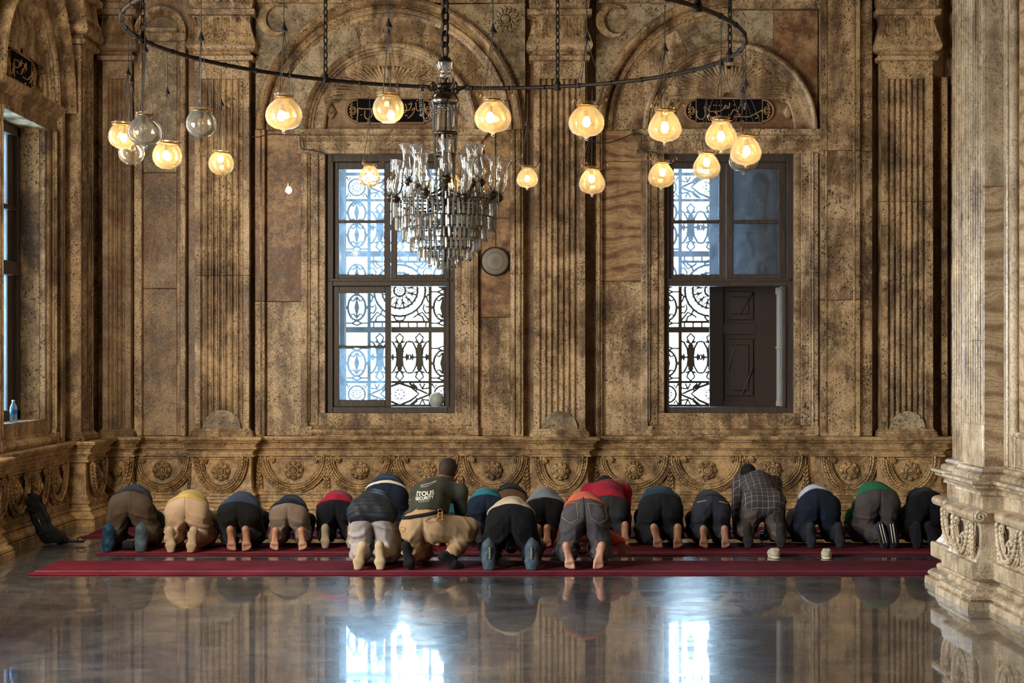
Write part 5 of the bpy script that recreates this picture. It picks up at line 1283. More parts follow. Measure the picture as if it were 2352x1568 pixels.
def person(label, u, yt, J, trousers=(30, 28, 30), shirt=(40, 40, 44), sk=None, feet='bare', footcol=(170, 150, 120), sleeve='short', drop=0.0, hemn=(0, .72, .69), hair=HAIR, rot=0, s=1.0, bulk=0.0, group=None, seed=0, cuff=.0, shirt_mat=None, trouser_mat=None, dispS=None, bald=False, waist_band=None, loose=.0):
    x = PX(u, yt)
    sk = sk or SK1
    e = tag(empty('person', (x, yt, .0), rot), label, 'person', group); e.scale = (s, s, s)
    ft = feet if isinstance(feet, dict) else {'l': feet, 'r': feet}
    Zt = .012 / s      # carpet thickness lift
    for k in J:
        if k[:2] in ('cr', 'fa', 'hd', 'pn', 'cu'): continue
        J[k] = J[k] + V3(0, 0, Zt)
    sdf_obj('body', body_prims(J, {k: ft[k] == 'bare' for k in 'lr'}), RES_B, sk, e, cuts=[(V3(0, 0, Zt + .001), (0, 0, 1), .004)])
    # trousers
    P, L, C = J['P'], J['L'], J['C']; g = .016 + loose; b = bulk
    tp = [el(P, (.160 + b, .135 + b * .5, .130 + b * .4), .03), rc(P, L * .6 + P * .4, .125 + b * .5, .120 + b * .5, .05)]
    for k in 'lr':
        hp, kn, an = J['hip' + k], J['kn' + k], J['an' + k]
        tp += [el(hp + V3(0, -.040, .0), (.100 + b * .6, .108 + b * .4, .112 + b * .3), .016), rc(hp + V3(0, -.03, -.02), kn + V3(0, -.03, .03), .112 + b * .5, .088 + loose, .03), rc(hp + V3(0, -.05, -.06), kn * .6 + an * .4 + V3(0, 0, .06), .085, .068, .04), rc(kn, kn * .5 + an * .5, .080 + loose, .070 + loose, .03), rc(kn * .5 + an * .5, an + unit(kn - an) * (.01 - cuff), .070 + loose, .056 + loose * 1.3, .03)]
    cuts = []
    t = sdf_obj('trousers', tp, RES_C, trouser_mat or CM(trousers), e, cuts=[(V3(0, 0, .004 + Zt), (0, 0, 1), .006)], disp=tfolds(seed, P))
    # shirt
    gs = .012
    sp = [el(L, (.152 + b, .15, .125 + b * .4), .05), el(C, (.165 + b * .8, .15, .122), .05), rc(P, L, .128 + b * .5 + gs, .124 + gs + b * .5, .05), rc(L, C, .122 + gs, .118, .05), rc(C, J['N'] * .85 + C * .15, .108, .070, .03), rc(J['shl'], J['shr'], .078, .078, .04), el(P, (.160 + b + gs, .137 + b * .5 + gs, .132 + b * .4 + gs), .03)]
    for k in 'lr':
        hp = J['hip' + k]; sp.append(el(hp + V3(0, -.045, 0), (.105 + b * .6 + gs, .115 + b * .4 + gs, .112 + b * .3 + gs), .028))
        sh, eb, wr = J['sh' + k], J['el' + k], J['wr' + k]
        if sleeve == 'short': sp.append(rc(sh, sh * .35 + eb * .65, .066, .056, .03))
        elif sleeve == 'long': sp += [rc(sh, eb, .066, .050, .03), rc(eb, wr, .049, .038, .02)]
    hp0 = P + V3(0, -.05, .095); n = unit(np.array(hemn, float))
    sdf_obj('shirt', sp, RES_C, shirt_mat or CM(shirt), e, cuts=[(hp0 - n * drop, n, .010), (V3(0, 0, .004 + Zt), (0, 0, 1), .006)], disp=dispS or folds(.0062, seed + 5, 12, 10, 9))
    if waist_band is not None:
        sdf_obj('undershirt', [(q[0], *q[1:]) for q in sp[:3] + sp[6:]], RES_C, CM(waist_band), e, cuts=[(hp0 - n * (drop + .025), n, .010), (hp0 - n * (drop - .02), -n, .01)], disp=lambda X, Y, Z: 0 * X + .004)
    # hair
    c, cr, fc, rt, Mx = head_prims(J)
    if not bald:
        sdf_obj('hair', [el(c + cr * .022 - fc * .010, (.082, .101, .100), .01, Mx), rc(c - fc * .05 - cr * .03, c - fc * .055 - cr * .03, .05, .045, .03)], .009, hair, e, cuts=[(c + cr * .015 + fc * .048, unit(cr * .72 - fc * .75), .01), (V3(0, 0, .004 + Zt), (0, 0, 1), .006)], disp=lambda X, Y, Z: .0022 * np.sin(90 * X + 3) * np.sin(80 * Y) * np.sin(85 * Z + 1))
    for k in 'lr':
        if ft[k] == 'bare': continue
        fc_ = footcol if not isinstance(footcol, dict) else footcol[k]
        if ft[k] == 'sock':
            an, kn = J['an' + k], J['kn' + k]
            sdf_obj('sock', foot_prims(J, k, .005, False) + [rc(an, an + unit(kn - an) * .07, .041, .044, .02)], .008, CM(fc_), e, cuts=[(V3(0, 0, .001 + Zt), (0, 0, 1), .004)], disp=folds(.0015, seed, 20, 20, 30))
        elif ft[k] == 'cover':
            he, ba, an = J['he' + k], J['ba' + k], J['an' + k]; up = unit(he - ba)
            sdf_obj('shoe_cover', foot_prims(J, k, .016, False) + [rc(he, he + up * .055 + V3(0, .02, 0), .034, .010, .03), el((he + ba) / 2 + V3(0, .02, 0), (.052, .045, .10), .03)], .008, COVER, e, cuts=[(V3(0, 0, .001 + Zt), (0, 0, 1), .004)], disp=folds(.004, seed, 26, 22, 24))
        elif ft[k] == 'shoe':
            he, ba, to = J['he' + k], J['ba' + k], J['to' + k]; up = unit(he - ba)
            o = sdf_obj('shoe', foot_prims(J, k, .012, False), .008, CM(fc_), e, cuts=[(V3(0, 0, .001 + Zt), (0, 0, 1), .004)])
            an = J['an' + k]; d = unit(an - (he + ba) / 2); d = unit(d - up * (d @ up)); lt = np.cross(up, d)
            o2 = sdf_obj('sole', [rc(he - d * .034, ba - d * .030, .030, .040, .02), rc(ba - d * .03, to - d * .018, .036, .028, .02)], .008, CM((24, 24, 28)), o, cuts=[((he + ba) / 2 - d * .046, d, .003), ((he + ba) / 2 - d * .022, -d, .003), (V3(0, 0, .001 + Zt), (0, 0, 1), .004)])
            if fc_ == (44, 48, 58):
                for w in (-.012, .012):
                    m_ = MB(); a_, b_ = he - d * .045 + lt * w + up * .02, ba - d * .045 + lt * w - up * .02; m_.tube([a_, b_], .0045, 6); m_.build('sole_stripe', CM((222, 206, 180)), o2, smooth=True)
    return e
COVER = cloth('shoe_cover_blue', sg((58, 70, 80)), 0.5, 90, .2, .2, .6)
COVER_D = cloth('shoe_cover_deep_blue', sg((16, 44, 62)), 0.5, 90, .2, .2, .6)
def fxs(cu, ul, ur, y, s=1.0): return (ul - cu) * y / F / s, (ur - cu) * y / F / s
def pro(label, cu, v_toe, top, ul, ur, hx=0.0, kx=.135, ex=.15, s=1.0, splay=(0, 0), fy=(0, 0), **kw):
    y = H * F / (v_toe - V0); hz = PZ(top, y + .45) / s - .150 - .012
    cu = U0 + PX(cu, y + .40 * s) * F / y      # the given column is that of the hips, deeper than the toes
    a, b = fxs(cu, ul, ur, y, s)
    J = base_pose(hz=hz, kx=kx, fl=a, fr=b, ex=ex, hx=hx, splay=splay, fy=fy)
    jm = kw.pop('jm', None)
    if jm: jm(J)
    return person(label, cu, y, J, s=s, **kw)
FRONT = 'men kneeling in the far row'
# far row, from the left
pro('man in dark brown trousers with blue shoe covers, first of the far row', 303, 1271, 1117, 246, 322, kx=.165, ex=(.28, .22), trousers=(70, 58, 46), shirt=(34, 34, 40), sk=SK2, feet='cover', seed=1, bulk=.008, splay=(-.01, .0), group=FRONT)
for o in bpy.data.objects:
    if o.name.startswith('shoe_cover') and o.location.length == 0: o.data.materials[0] = COVER_D; break
pro('man in beige trousers and yellow shirt with beige socks', 433, 1273, 1130, 389, 440, kx=.145, ex=(.15, .18), trousers=(164, 140, 116), shirt=(178, 150, 82), sk=SK2, feet='sock', footcol=(156, 134, 110), seed=2, splay=(.01, -.02), drop=.015, bulk=.01, group=FRONT)
pro('barefoot man in black trousers and navy shirt, third from the left end', 553, 1270, 1134, 529, 564, kx=.12, trousers=(20, 20, 22), shirt=(44, 54, 70), sk=SK1, seed=3, drop=.05, splay=(.015, .015), bulk=.012, group=FRONT)
pro('barefoot man in taupe trousers with raised black shirt', 666, 1268, 1139, 630, 693, kx=.12, s=.92, trousers=(112, 97, 86), shirt=(26, 30, 36), sk=SK3, seed=4, drop=.035, splay=(-.01, .02), sleeve='short', group=FRONT)
pro('man in black trousers and red shirt left of the puffer jacket', 775, 1263, 1129, 746, 806, kx=.125, s=.95, trousers=(18, 20, 24), shirt=(138, 24, 40), sk=SK1, feet='sock', footcol=(136, 124, 104), seed=5, drop=.05, group=FRONT)
pro('man in navy with cream shirt hem, behind the puffer jacket', 888, 1262, 1092, 860, 925, kx=.115, trousers=(24, 30, 44), shirt=(28, 40, 62), sk=SK1, feet='sock', footcol=(60, 60, 66), seed=6, drop=.01, waist_band=(200, 196, 168), s=1.05, group=FRONT)
pro('man in teal shirt mostly hidden behind the khaki trousers', 1016, 1258, 1146, 1000, 1034, kx=.08, ex=.13, hx=.0, s=.92, trousers=(34, 36, 40), shirt=(28, 92, 98), sk=SK3, seed=7, drop=.10, group=FRONT)
pro('man in teal top and navy trousers behind the cream shirt', 1117, 1256, 1122, 1100, 1140, kx=.08, ex=.13, trousers=(26, 36, 52), shirt=(36, 108, 116), sk=SK1, feet='sock', footcol=(50, 50, 54), seed=8, drop=.02, s=.92, group=FRONT)
pro('man in brown trousers and black shirt rising behind the cream shirt', 1172, 1228, 1113, 1155, 1190, kx=.12, trousers=(92, 66, 48), shirt=(22, 18, 18), sk=SK1, feet='sock', footcol=(50, 40, 34), seed=9, drop=.0, s=1.0, group=FRONT)
pro('barefoot man in black trousers and loose grey shirt', 1252, 1262, 1124, 1236, 1257, kx=.11, trousers=(20, 20, 22), shirt=(112, 116, 122), sk=SK1, seed=10, drop=.05, s=.95, hx=-.0, group=FRONT)
def allfours(J, up=.0):
    J['L'] = J['P'] + V3(0, .16, .05 + up * .3); J['C'] = J['P'] + V3(0, .34, .09 + up * .8); J['N'] = J['P'] + V3(0, .47, .12 + up); J['H'] = J['P'] + V3(0.0, .57, .12 + up * 1.25)
    J['crown'] = V3(0, .75, .66 if up > .03 else .2); J['face'] = V3(0, .66, -.75)
    for k, s in (('l', -1), ('r', 1)): J['sh' + k] = J['C'] + V3(s * .175, .08, .0); J['el' + k] = J['sh' + k] + V3(s * .025, -.02, -.25); J['wr' + k] = V3(J['el' + k][0] + s * .0, J['el' + k][1] + .03, .05)
def jm_red(J): J['P'][2] -= .075; J['hipl'][2] -= .075; J['hipr'][2] -= .075; allfours(J, .01)
pro('man in crimson sweater and black jeans rising on his hands', 1397, 1258, 1104, 1375, 1437, kx=.115, trousers=(44, 42, 44), shirt=(142, 24, 40), sk=SK3, seed=11, drop=.03, sleeve='long', jm=jm_red, group=FRONT)
pro('barefoot man in black trousers and dark teal jacket', 1516, 1264, 1120, 1508, 1558, kx=.14, ex=(.17, .17), trousers=(26, 26, 28), shirt=(32, 52, 64), sk=SK3, seed=12, drop=.02, sleeve='long', splay=(.035, .0), bulk=.015, group=FRONT)
pro('barefoot man in faded dark jeans with pale pocket stitching', 1632, 1263, 1128, 1617, 1667, kx=.11, ex=.165, trousers=(46, 48, 56), shirt=(38, 40, 46), sk=SK3, seed=13, drop=.0, sleeve='long', splay=(-.0, .01), s=.92, group=FRONT)
def jm_plaid(J):
    d = V3(0, 0, .06)
    J['P'][2] = J['hipl'][2] = J['hipr'][2] = .40; allfours(J, .075); J['H'] = J['H'] + V3(-.06, .0, .0); J['crown'] = V3(-.1, .5, .85); J['face'] = V3(0, .85, -.5)
    J['wrl'] = J['wrl'] + V3(-.01, -.02, .02)
pro('dark haired man in checked shirt raised on his arms', 1751, 1262, 1090, 1719, 1795, kx=.15, trousers=(84, 74, 68), shirt=(62, 56, 58), sk=SK2, feet='sock', footcol=(46, 42, 40), seed=14, drop=.24, hemn=(0, .25, .97), sleeve='long', jm=jm_plaid, bulk=.012, group=FRONT)
pro('man in navy trousers with white short sleeved shirt', 1877, 1262, 1119, 1864, 1930, kx=.15, ex=(.215, .20), trousers=(26, 30, 42), shirt=(184, 190, 202), sk=SK2, feet='sock', footcol=(40, 40, 46), seed=15, drop=-.055, bulk=.02, splay=(.0, .01), group=FRONT)
pro('man in green shirt and charcoal trousers with striped shoe soles', 2013, 1262, 1109, 2030, 2052, kx=.14, ex=(.21, .15), trousers=(70, 62, 60), shirt=(34, 96, 62), sk=SK1, feet='shoe', footcol=(44, 48, 58), seed=16, drop=.03, sleeve='short', bulk=.015, splay=(.035, .02), group=FRONT)
pro('man in black with dark shoes, partly hidden by the marble pier', 2125, 1262, 1122, 2108, 2143, kx=.105, ex=(.15, .21), trousers=(16, 16, 20), shirt=(26, 28, 34), sk=SK1, feet='shoe', footcol=(24, 22, 24), seed=17, drop=-.02, splay=(0, .05), group=FRONT)

# near row
NEAR = 'men kneeling in the near row'
def puff(X, Y, Z): return -.013 * np.abs(np.sin((Y * .8 + Z) * 66 + .5 * np.sin(9 * X))) ** .5 + .004 + .002 * np.sin(60 * X + 40 * Z)
pro('man in quilted black jacket and light grey trousers with cream socks', 865, 1313, 1131, 826, 872, hx=-.03, kx=.13, ex=.19, trousers=(150, 141, 136), shirt=(32, 32, 34), shirt_mat=cloth('puffer_shell', sg((34, 36, 40)), .38, 200, .15, .05, .3), sk=SK1, feet='sock', footcol=(166, 144, 112), seed=18, drop=.19, hemn=(0, .45, .89), sleeve='long', splay=(-.04, .01), dispS=puff, bulk=.012, group=NEAR)
def jm_b3(J): pass
pro('man in black trousers and cream shirt with blue grey shoe covers', 1174, 1313, 1147, 1122, 1222, kx=.18, ex=(.265, .27), trousers=(14, 15, 18), shirt=(172, 154, 130), sk=SK2, feet='cover', seed=19, drop=.0, bulk=.03, hair=HAIRG, group=NEAR)
def jm_b4(J):
    J['N'] = V3(0, .84, .27); J['C'] = V3(0, .68, .38); J['elr'] = V3(.30, .72, .17); J['ell'] = V3(-.20, .76, .15)
    J['wrr'] = V3(.33, .60, .06); J['hdr'] = V3(.05, -.2, -1); J['pnr'] = V3(0, 1, 0); J['wrr'] = V3(.33, .70, .17); J['wrl'] = V3(-.22, .90, .05); J['H'] = V3(0, .90, .14); J['hdr'] = V3(.1, .25, -.95)
pro('barefoot man in blue jeans and bright orange shirt', 1343, 1313, 1133, 1306, 1378, kx=.15, trousers=(66, 62, 64), shirt=(184, 84, 58), sk=SK3, feet='bare', seed=20, drop=.0, sleeve='long', jm=jm_b4, splay=(.03, -.03), cuff=.0, group=NEAR)

# half kneeling man in khaki
y0 = 14.50; J = base_pose()
J.update({'P': V3(.03, .27, .375), 'L': V3(.07, .40, .50), 'C': V3(.125, .55, .615), 'N': V3(.18, .68, .69), 'H': V3(.215, .755, .775), 'crown': V3(.1, .45, .88), 'face': V3(.2, .85, -.45),
 'hipl': V3(-.055, .27, .35), 'hipr': V3(.115, .28, .35), 'knl': V3(.01, .50, .09), 'anl': V3(-.085, .10, .14), 'hel': V3(-.115, .045, .205), 'bal': V3(-.085, .03, .056), 'tol': V3(-.07, .05, .016),
 'knr': V3(.405, .44, .29), 'anr': V3(.265, .15, .115), 'her': V3(.19, .085, .105), 'bar': V3(.29, .11, .03), 'tor': V3(.345, .13, .018),
 'shl': V3(-.03, .58, .60), 'shr': V3(.32, .55, .605), 'ell': V3(-.03, .72, .36), 'wrl': V3(.03, .84, .12), 'elr': V3(.345, .60, .37), 'wrr': V3(.40, .70, .20), 'hdl': V3(.1, .6, -.75), 'hdr': V3(.3, .8, -.5)})
kh = person('man half kneeling in khaki trousers and dark green security shirt', 962, y0, J, trousers=(152, 125, 92), shirt=(52, 52, 41), sk=SK2, feet='sock', footcol=(22, 20, 22), hair=HAIRG, drop=-.0, hemn=(-.12, .42, .90), sleeve='short', seed=21, bulk=.012)
# words on the back of the shirt, laid on the cloth
bpy.context.view_layer.update()
shirt = [c for c in kh.children if c.name.startswith('shirt')][0]
def bvh_of(o):
    me = o.data; mw = o.matrix_world; return BVHTree.FromPolygons([mw @ v.co for v in me.vertices], [tuple(p.vertices) for p in me.polygons])
def decal_text(txt, u, v, hpx, wpx, rot, o, mat, parent, y=15.0):
    cu = bpy.data.curves.new('t', 'FONT'); cu.body = txt; cu.align_x = 'CENTER'; cu.size = 1.0; cu.offset = .018
    tmp = bpy.data.objects.new('t', cu); COL.objects.link(tmp); dg = bpy.context.evaluated_depsgraph_get(); me = bpy.data.meshes.new_from_object(tmp.evaluated_get(dg))
    bpy.data.objects.remove(tmp); import bmesh
    bm = bmesh.new(); bm.from_mesh(me); bmesh.ops.triangulate(bm, faces=bm.faces)
    for _ in range(2): bmesh.ops.subdivide_edges(bm, edges=[e_ for e_ in bm.edges if e_.calc_length() > .12], cuts=1)
    xs = [q.co.x for q in bm.verts]; w = max(xs) - min(xs); hh = max(q.co.y for q in bm.verts)
    bv = bvh_of(o); ca, sa = math.cos(rot), math.sin(rot); inv = parent.matrix_world.inverted()
    for q in bm.verts:
        a = q.co.x / w * wpx; b = q.co.y / hh * hpx - hpx / 2; uu = u + a * ca - b * sa; vv = v - (a * sa + b * ca)
        p0 = Vector((PX(uu, y), y - 1.2, PZ(vv, y))); hit = bv.ray_cast(p0, Vector((0, 1, 0)))
        p = (hit[0] + hit[1] * .0015 + Vector((0, -.0012, 0))) if hit[0] is not None else Vector((p0.x, y, p0.z)); q.co = inv @ p
    bm.to_mesh(me); bm.free(); me.materials.append(mat); ob = bpy.data.objects.new('lettering', me); link(ob, parent); return ob
LET = CM((214, 208, 196)); LET2 = CM((150, 146, 138))
decal_text('ITOUS', 979, 1129, 9, 40, .12, shirt, LET, kh)
decal_text('SECURITY', 978, 1138.5, 6.5, 42, .12, shirt, LET, kh)
decal_text('= = = = =', 977, 1146, 5, 24, .12, shirt, LET2, kh)
# belt, keys

m_ = MB()
pts = []
bv = bvh_of(bpy.data.objects[[c.name for c in kh.children if c.name.startswith('trousers')][0]]); inv = kh.matrix_world.inverted()
for t in np.linspace(0, 1, 24):
    uu = 925 + 84 * t; vv = 1184 - 15 * t; p0 = Vector((PX(uu, 15), 13.8, PZ(vv, 15))); h_ = bv.ray_cast(p0, Vector((0, 1, 0)))
    if h_[0] is not None: pts.append(inv @ (h_[0] + h_[1] * .006))
if len(pts) > 3: m_.tube(pts, .016, 8); m_.build('belt', CM((30, 28, 30)), kh, smooth=True)
m_ = MB(); q0 = inv @ Vector((PX(1012, 14.75), 14.66, PZ(1172, 14.75)))
for k in range(3): m_.tube([q0 + Vector((.02 * math.cos(t), -.0 - .004 * k, -.03 * k + .022 * math.sin(t))) for t in np.linspace(0, 2 * PI, 14, endpoint=False)], .003, 5, closed=True)
m_.build('key_ring', M['brass'], kh, smooth=True)

def decal_line(o, pts, parent, r, mat, y=15.0, name='stitching'):
    bv = bvh_of(o); inv = parent.matrix_world.inverted(); m_ = MB(); P = []
    for i in range(len(pts) - 1):
        for t in np.linspace(0, 1, 10, endpoint=False): P.append((pts[i][0] * (1 - t) + pts[i + 1][0] * t, pts[i][1] * (1 - t) + pts[i + 1][1] * t))
    P.append(pts[-1]); Q = []
    for (uu, vv) in P:
        h_ = bv.ray_cast(Vector((PX(uu, y - 1.2), y - 1.2, PZ(vv, y - 1.2))), Vector((uu - U0, F, V0 - vv)).normalized())
        if h_[0] is not None: Q.append(inv @ (h_[0] + Vector((0, -r * .5, 0))))
    if len(Q) > 2: m_.tube(Q, r, 5); m_.build(name, mat, parent, smooth=True)
def who(txt): return [o for o in bpy.data.objects if o.type == 'EMPTY' and txt in str(o.get('label', ''))][0]
def part(o, nm): return [c for c in o.children if c.name.startswith(nm)][0]
decal_line(shirt, [(966, 1115), (982, 1111), (1002, 1104)], kh, .0045, LET2, name='back_emblem'); decal_line(shirt, [(967, 1118), (980, 1117), (992, 1111), (1003, 1104)], kh, .004, LET2, name='back_emblem')
b3 = who('cream shirt with blue grey'); cv = [c for c in b3.children if c.name.startswith('shoe_cover')]
for c_, uu in zip(cv, (1125, 1221)): decal_line(c_, [(uu, 1256), (uu + .5, 1268), (uu, 1284)], b3, .011, CM((112, 104, 90)), name='sole_patch')
ST = CM((150, 126, 92)); ST2 = CM((190, 170, 140)); 
b4 = who('orange shirt'); tr_ = part(b4, 'trousers')
for L in ([(1292, 1158), (1324, 1153), (1328, 1190)], [(1293, 1160), (1290, 1186)], [(1350, 1155), (1388, 1159), (1395, 1190)], [(1351, 1156), (1358, 1190), (1376, 1202), (1394, 1192)], [(1290, 1187), (1310, 1202), (1328, 1191)]): decal_line(tr_, L, b4, .0022, ST)
decal_line(tr_, [(1340, 1137), (1341, 1170), (1342, 1200)], b4, .003, CM((36, 36, 40)), name='seam')
decal_line(tr_, [(1322, 1137), (1335, 1135), (1352, 1134)], b4, .009, CM((70, 46, 34)), name='belt')
a13 = who('pocket stitching'); tr_ = part(a13, 'trousers')
for L in ([(1601, 1153), (1622, 1149)], [(1652, 1151), (1672, 1156)]): decal_line(tr_, L, a13, .0035, ST2, 16.6)
decal_line(tr_, [(1637, 1136), (1638, 1165), (1637, 1190)], a13, .003, CM((24, 24, 28)), 16.6, 'seam')
for txt, uc, v0, v1, yy, c in (('first of the far row', 300, 1122, 1165, 16.3, (52, 44, 36)), ('beige socks', 424, 1136, 1190, 16.3, (140, 118, 98)), ('navy trousers with white', 1877, 1125, 1180, 16.6, (14, 16, 24)), ('green shirt and charcoal', 2022, 1122, 1180, 16.6, (44, 38, 36))):
    w_ = who(txt); decal_line(part(w_, 'trousers'), [(uc, v0), (uc, (v0 + v1) / 2), (uc, v1)], w_, .0025, CM(c), yy, 'seam')
for L in ([(977, 1196), (990, 1188), (1006, 1186), (1004, 1196), (988, 1200), (977, 1197)], [(919, 1214), (926, 1222), (933, 1212), (920, 1210)]): decal_line(part(kh, 'trousers'), L, kh, .0025, CM((110, 88, 64)), 15.0, 'pocket')

# checks on the plaid shirt
def plaid_mat():
    m, nt, n, p = principled('plaid_cloth', sg((64, 58, 60)), .85, spec=.2)
    t = nt.nodes.new('ShaderNodeTexCoord'); sep = nt.nodes.new('ShaderNodeSeparateXYZ'); nt.links.new(t.outputs['Object'], sep.inputs[0])
    def ln(v, per): return n.math('LESS_THAN', n.math('ABSOLUTE', n.math('SUBTRACT', n.math('FRACT', n.math('ADD', n.math('MULTIPLY', v, 1 / per), 10.0)), .5)), .035)
    a = ln(sep.outputs[0], .052); b = ln(n.math('ADD', n.math('MULTIPLY', sep.outputs[1], .8), sep.outputs[2]), .062)
    c = n.mix(n.math('MULTIPLY', n.math('MAXIMUM', a, b), .75), sg((60, 54, 56)), sg((150, 138, 126))); nt.links.new(c, p.inputs['Base Color']); return m
for o in bpy.data.objects:
    if o.type == 'EMPTY' and 'checked shirt' in str(o.get('label', '')):
        for c in o.children:
            if c.name.startswith('shirt'): c.data.materials[0] = plaid_mat()
# ------------------------------------------------------------------ carpets and loose things
def carpet(x0, x1, y0, y1, label):
    m_ = MB(); m_.box(x0, x1, y0, y1, 0.0, .012, .003); o = m_.build('carpet', carpet_mat(y0, y1, y0 + .22)); tag(o, label, 'carpet', 'long red prayer carpets')
YF = lambda v: H * F / (v - V0)
carpet(PX(62, YF(1322)), 4.6, YF(1322), YF(1290), 'nearest long red carpet strip with pale line along its front')
carpet(PX(218, YF(1277)), 4.6, YF(1277), YF(1249), 'middle red carpet strip under the knees of the far row')
carpet(PX(186, YF(1236)), 4.6, YF(1236), YF(1212), 'farthest red carpet strip, closest to the carved dado')
CT = .0125
# backpack by the left dado
Yb = 16.72; bx = PX(88, Yb) + .10
bp_ = tag(empty('backpack', (bx, Yb, 0)), 'slumped black backpack leaning against the left dado', 'backpack')
BK = CM((14, 13, 14)); BK2 = CM((24, 23, 24))
def slabs(pts, w, r, k=.03):
    out = []
    for i in range(len(pts) - 1):
        for yy in (-w, 0, w): out.append(rc((pts[i][0], pts[i][1] + yy, pts[i][2]), (pts[i + 1][0], pts[i + 1][1] + yy, pts[i + 1][2]), r, r, k))
    return out
def rumple(X, Y, Z): return .007 * np.sin(34 * X + 22 * Z + 2 * np.sin(25 * Y)) * np.abs(np.sin(19 * Z - 15 * X)) + .004 * np.sin(75 * Z + 30 * X) * (Z > .1)
sdf_obj('bag_body', slabs([(-.16, .06, .40), (-.10, .04, .26), (-.04, .02, .13), (.0, .0, .07)], .06, .062) + slabs([(-.0, .0, .10), (.10, -.01, .065)], .07, .06) + [rc((-.17, .04, .44), (-.12, .07, .43), .035, .04, .02), rc((.08, .0, .08), (.17, -.02, .04), .06, .035, .02)], .009, BK, bp_, cuts=[(V3(0, 0, .002), (0, 0, 1), .006)], disp=rumple)
sdf_obj('front_pocket', slabs([(-.09, -.06, .27), (-.02, -.08, .12)], .022, .045, .01), .009, BK2, bp_, cuts=[(V3(0, 0, .002), (0, 0, 1), .006)], disp=rumple)
sdf_obj('side_pocket', slabs([(.02, -.08, .09), (.09, -.08, .06)], .02, .035, .01), .009, BK2, bp_, cuts=[(V3(0, 0, .002), (0, 0, 1), .006)], disp=rumple)
m_ = MB()
m_.box(.20, .36, -.11, -.05, .022, .040, .006); m_.tube([(.14, -.05, .06), (.20, -.08, .035)], .014, 6); m_.tube([(.36, -.08, .03), (.37, -.075, .06), (.33, -.07, .075), (.29, -.07, .06), (.30, -.075, .035)], .007, 6); m_.build('shoulder_strap', BK, bp_)
m_ = MB(); m_.tube([(-.085, -.125, .285), (-.05, -.135, .22), (-.02, -.14, .15)], .0035, 5); m_.build('zipper', M['silver'], bp_, smooth=True)
m_ = MB(); m_.tube([(-.185, .0, .44), (-.20, -.01, .475), (-.16, .0, .485), (-.13, .01, .455)], .009, 6); m_.build('grab_handle', BK2, bp_, smooth=True)
for z_ in (.33, .20):
    m_ = MB(); x_ = -.13 + (.33 - z_) * .45; m_.tube([(x_ - .05, .06, z_ + .03), (x_ - .055, -.07, z_ + .02), (x_ + .0, -.11, z_ + .0), (x_ + .05, -.06, z_ - .02)], .007, 6); m_.box(x_ - .03, x_ - .002, -.118, -.100, z_ - .004, z_ + .018, .003); m_.build('compression_strap', BK2, bp_)
# water bottle on the left sill
yb = 16.86; xb_ = XL + .028
bt = tag(empty('water_bottle', (xb_, yb, Z0 + .0)), 'clear plastic water bottle with blue label on the left sill', 'bottle')
M['pet'] = thin_glass('clear_plastic', (.92, .96, 1.0), .10, (.7, .8, .9), 1.2, .05, edge=.4); M['label_blue'] = principled('bottle_label', sg((40, 110, 190)), .4)[0]; M['cap_white'] = principled('bottle_cap', sg((190, 210, 235)), .4)[0]
m_ = MB(); m_.lathe([(.001, 0), (.030, 0), (.034, .006), (.034, .03), (.032, .035), (.034, .04), (.034, .06), (.032, .065), (.034, .07), (.034, .135), (.032, .15), (.022, .175), (.014, .188), (.013, .20)], (0, 0, .001), 24, cap=False); m_.build('bottle_body', M['pet'], bt, smooth=True)
m_ = MB(); m_.lathe([(.0345, .085), (.0350, .086), (.0350, .128), (.0345, .129)], (0, 0, 0), 24, cap=False); m_.build('bottle_label', M['label_blue'], bt, smooth=True)
m_ = MB(); m_.lathe([(.001, .218), (.0155, .217), (.016, .20), (.0155, .199)], (0, 0, 0), 18, cap=False); m_.build('bottle_cap', M['cap_white'], bt, smooth=True)
# loudspeaker
sp_x, sp_z = PX(1137, 19.88), PZ(600, 19.88)
so = tag(empty('wall_loudspeaker', (sp_x, 19.945, sp_z)), 'round grey loudspeaker on the narrow marble panel right of the window', 'loudspeaker')
M['speaker'] = principled('speaker_grille', sg((134, 124, 108)), .55)[0]
def spk():
    nt = M['speaker'].node_tree; p = [n for n in nt.nodes if n.type == 'BSDF_PRINCIPLED'][0]; n = N(nt)
    v = nt.nodes.new('ShaderNodeTexVoronoi'); v.inputs['Scale'].default_value = 90; v.inputs['Randomness'].default_value = .1; nt.links.new(n.pos(), v.inputs['Vector'])
    nt.links.new(n.ramp(v.outputs['Distance'], [(.25, sg((40, 36, 32))), (.4, sg((140, 130, 114)))]), p.inputs['Base Color'])
spk()
m_ = MB(); m_.lathe([(.165, -.002), (.165, -.06), (.158, -.07), (.148, -.07)], (0, 0, 0), 40, 'y', cap=True); m_.build('speaker_rim', M['bronze'], so, auto=40)
m_ = MB(); m_.lathe([(.150, -.069), (.120, -.085), (.07, -.096), (.002, -.10)], (0, 0, 0), 40, 'y', cap=False); m_.build('speaker_grille', M['speaker'], so, smooth=True)
m_ = MB(); m_.tube([(0, -.02, .16), (.004, -.015, .20), (-.002, -.01, .5), (.006, -.008, 1.0), (0, -.004, 1.62)], .004, 6); m_.build('speaker_wire', M['wire'], so, smooth=True)
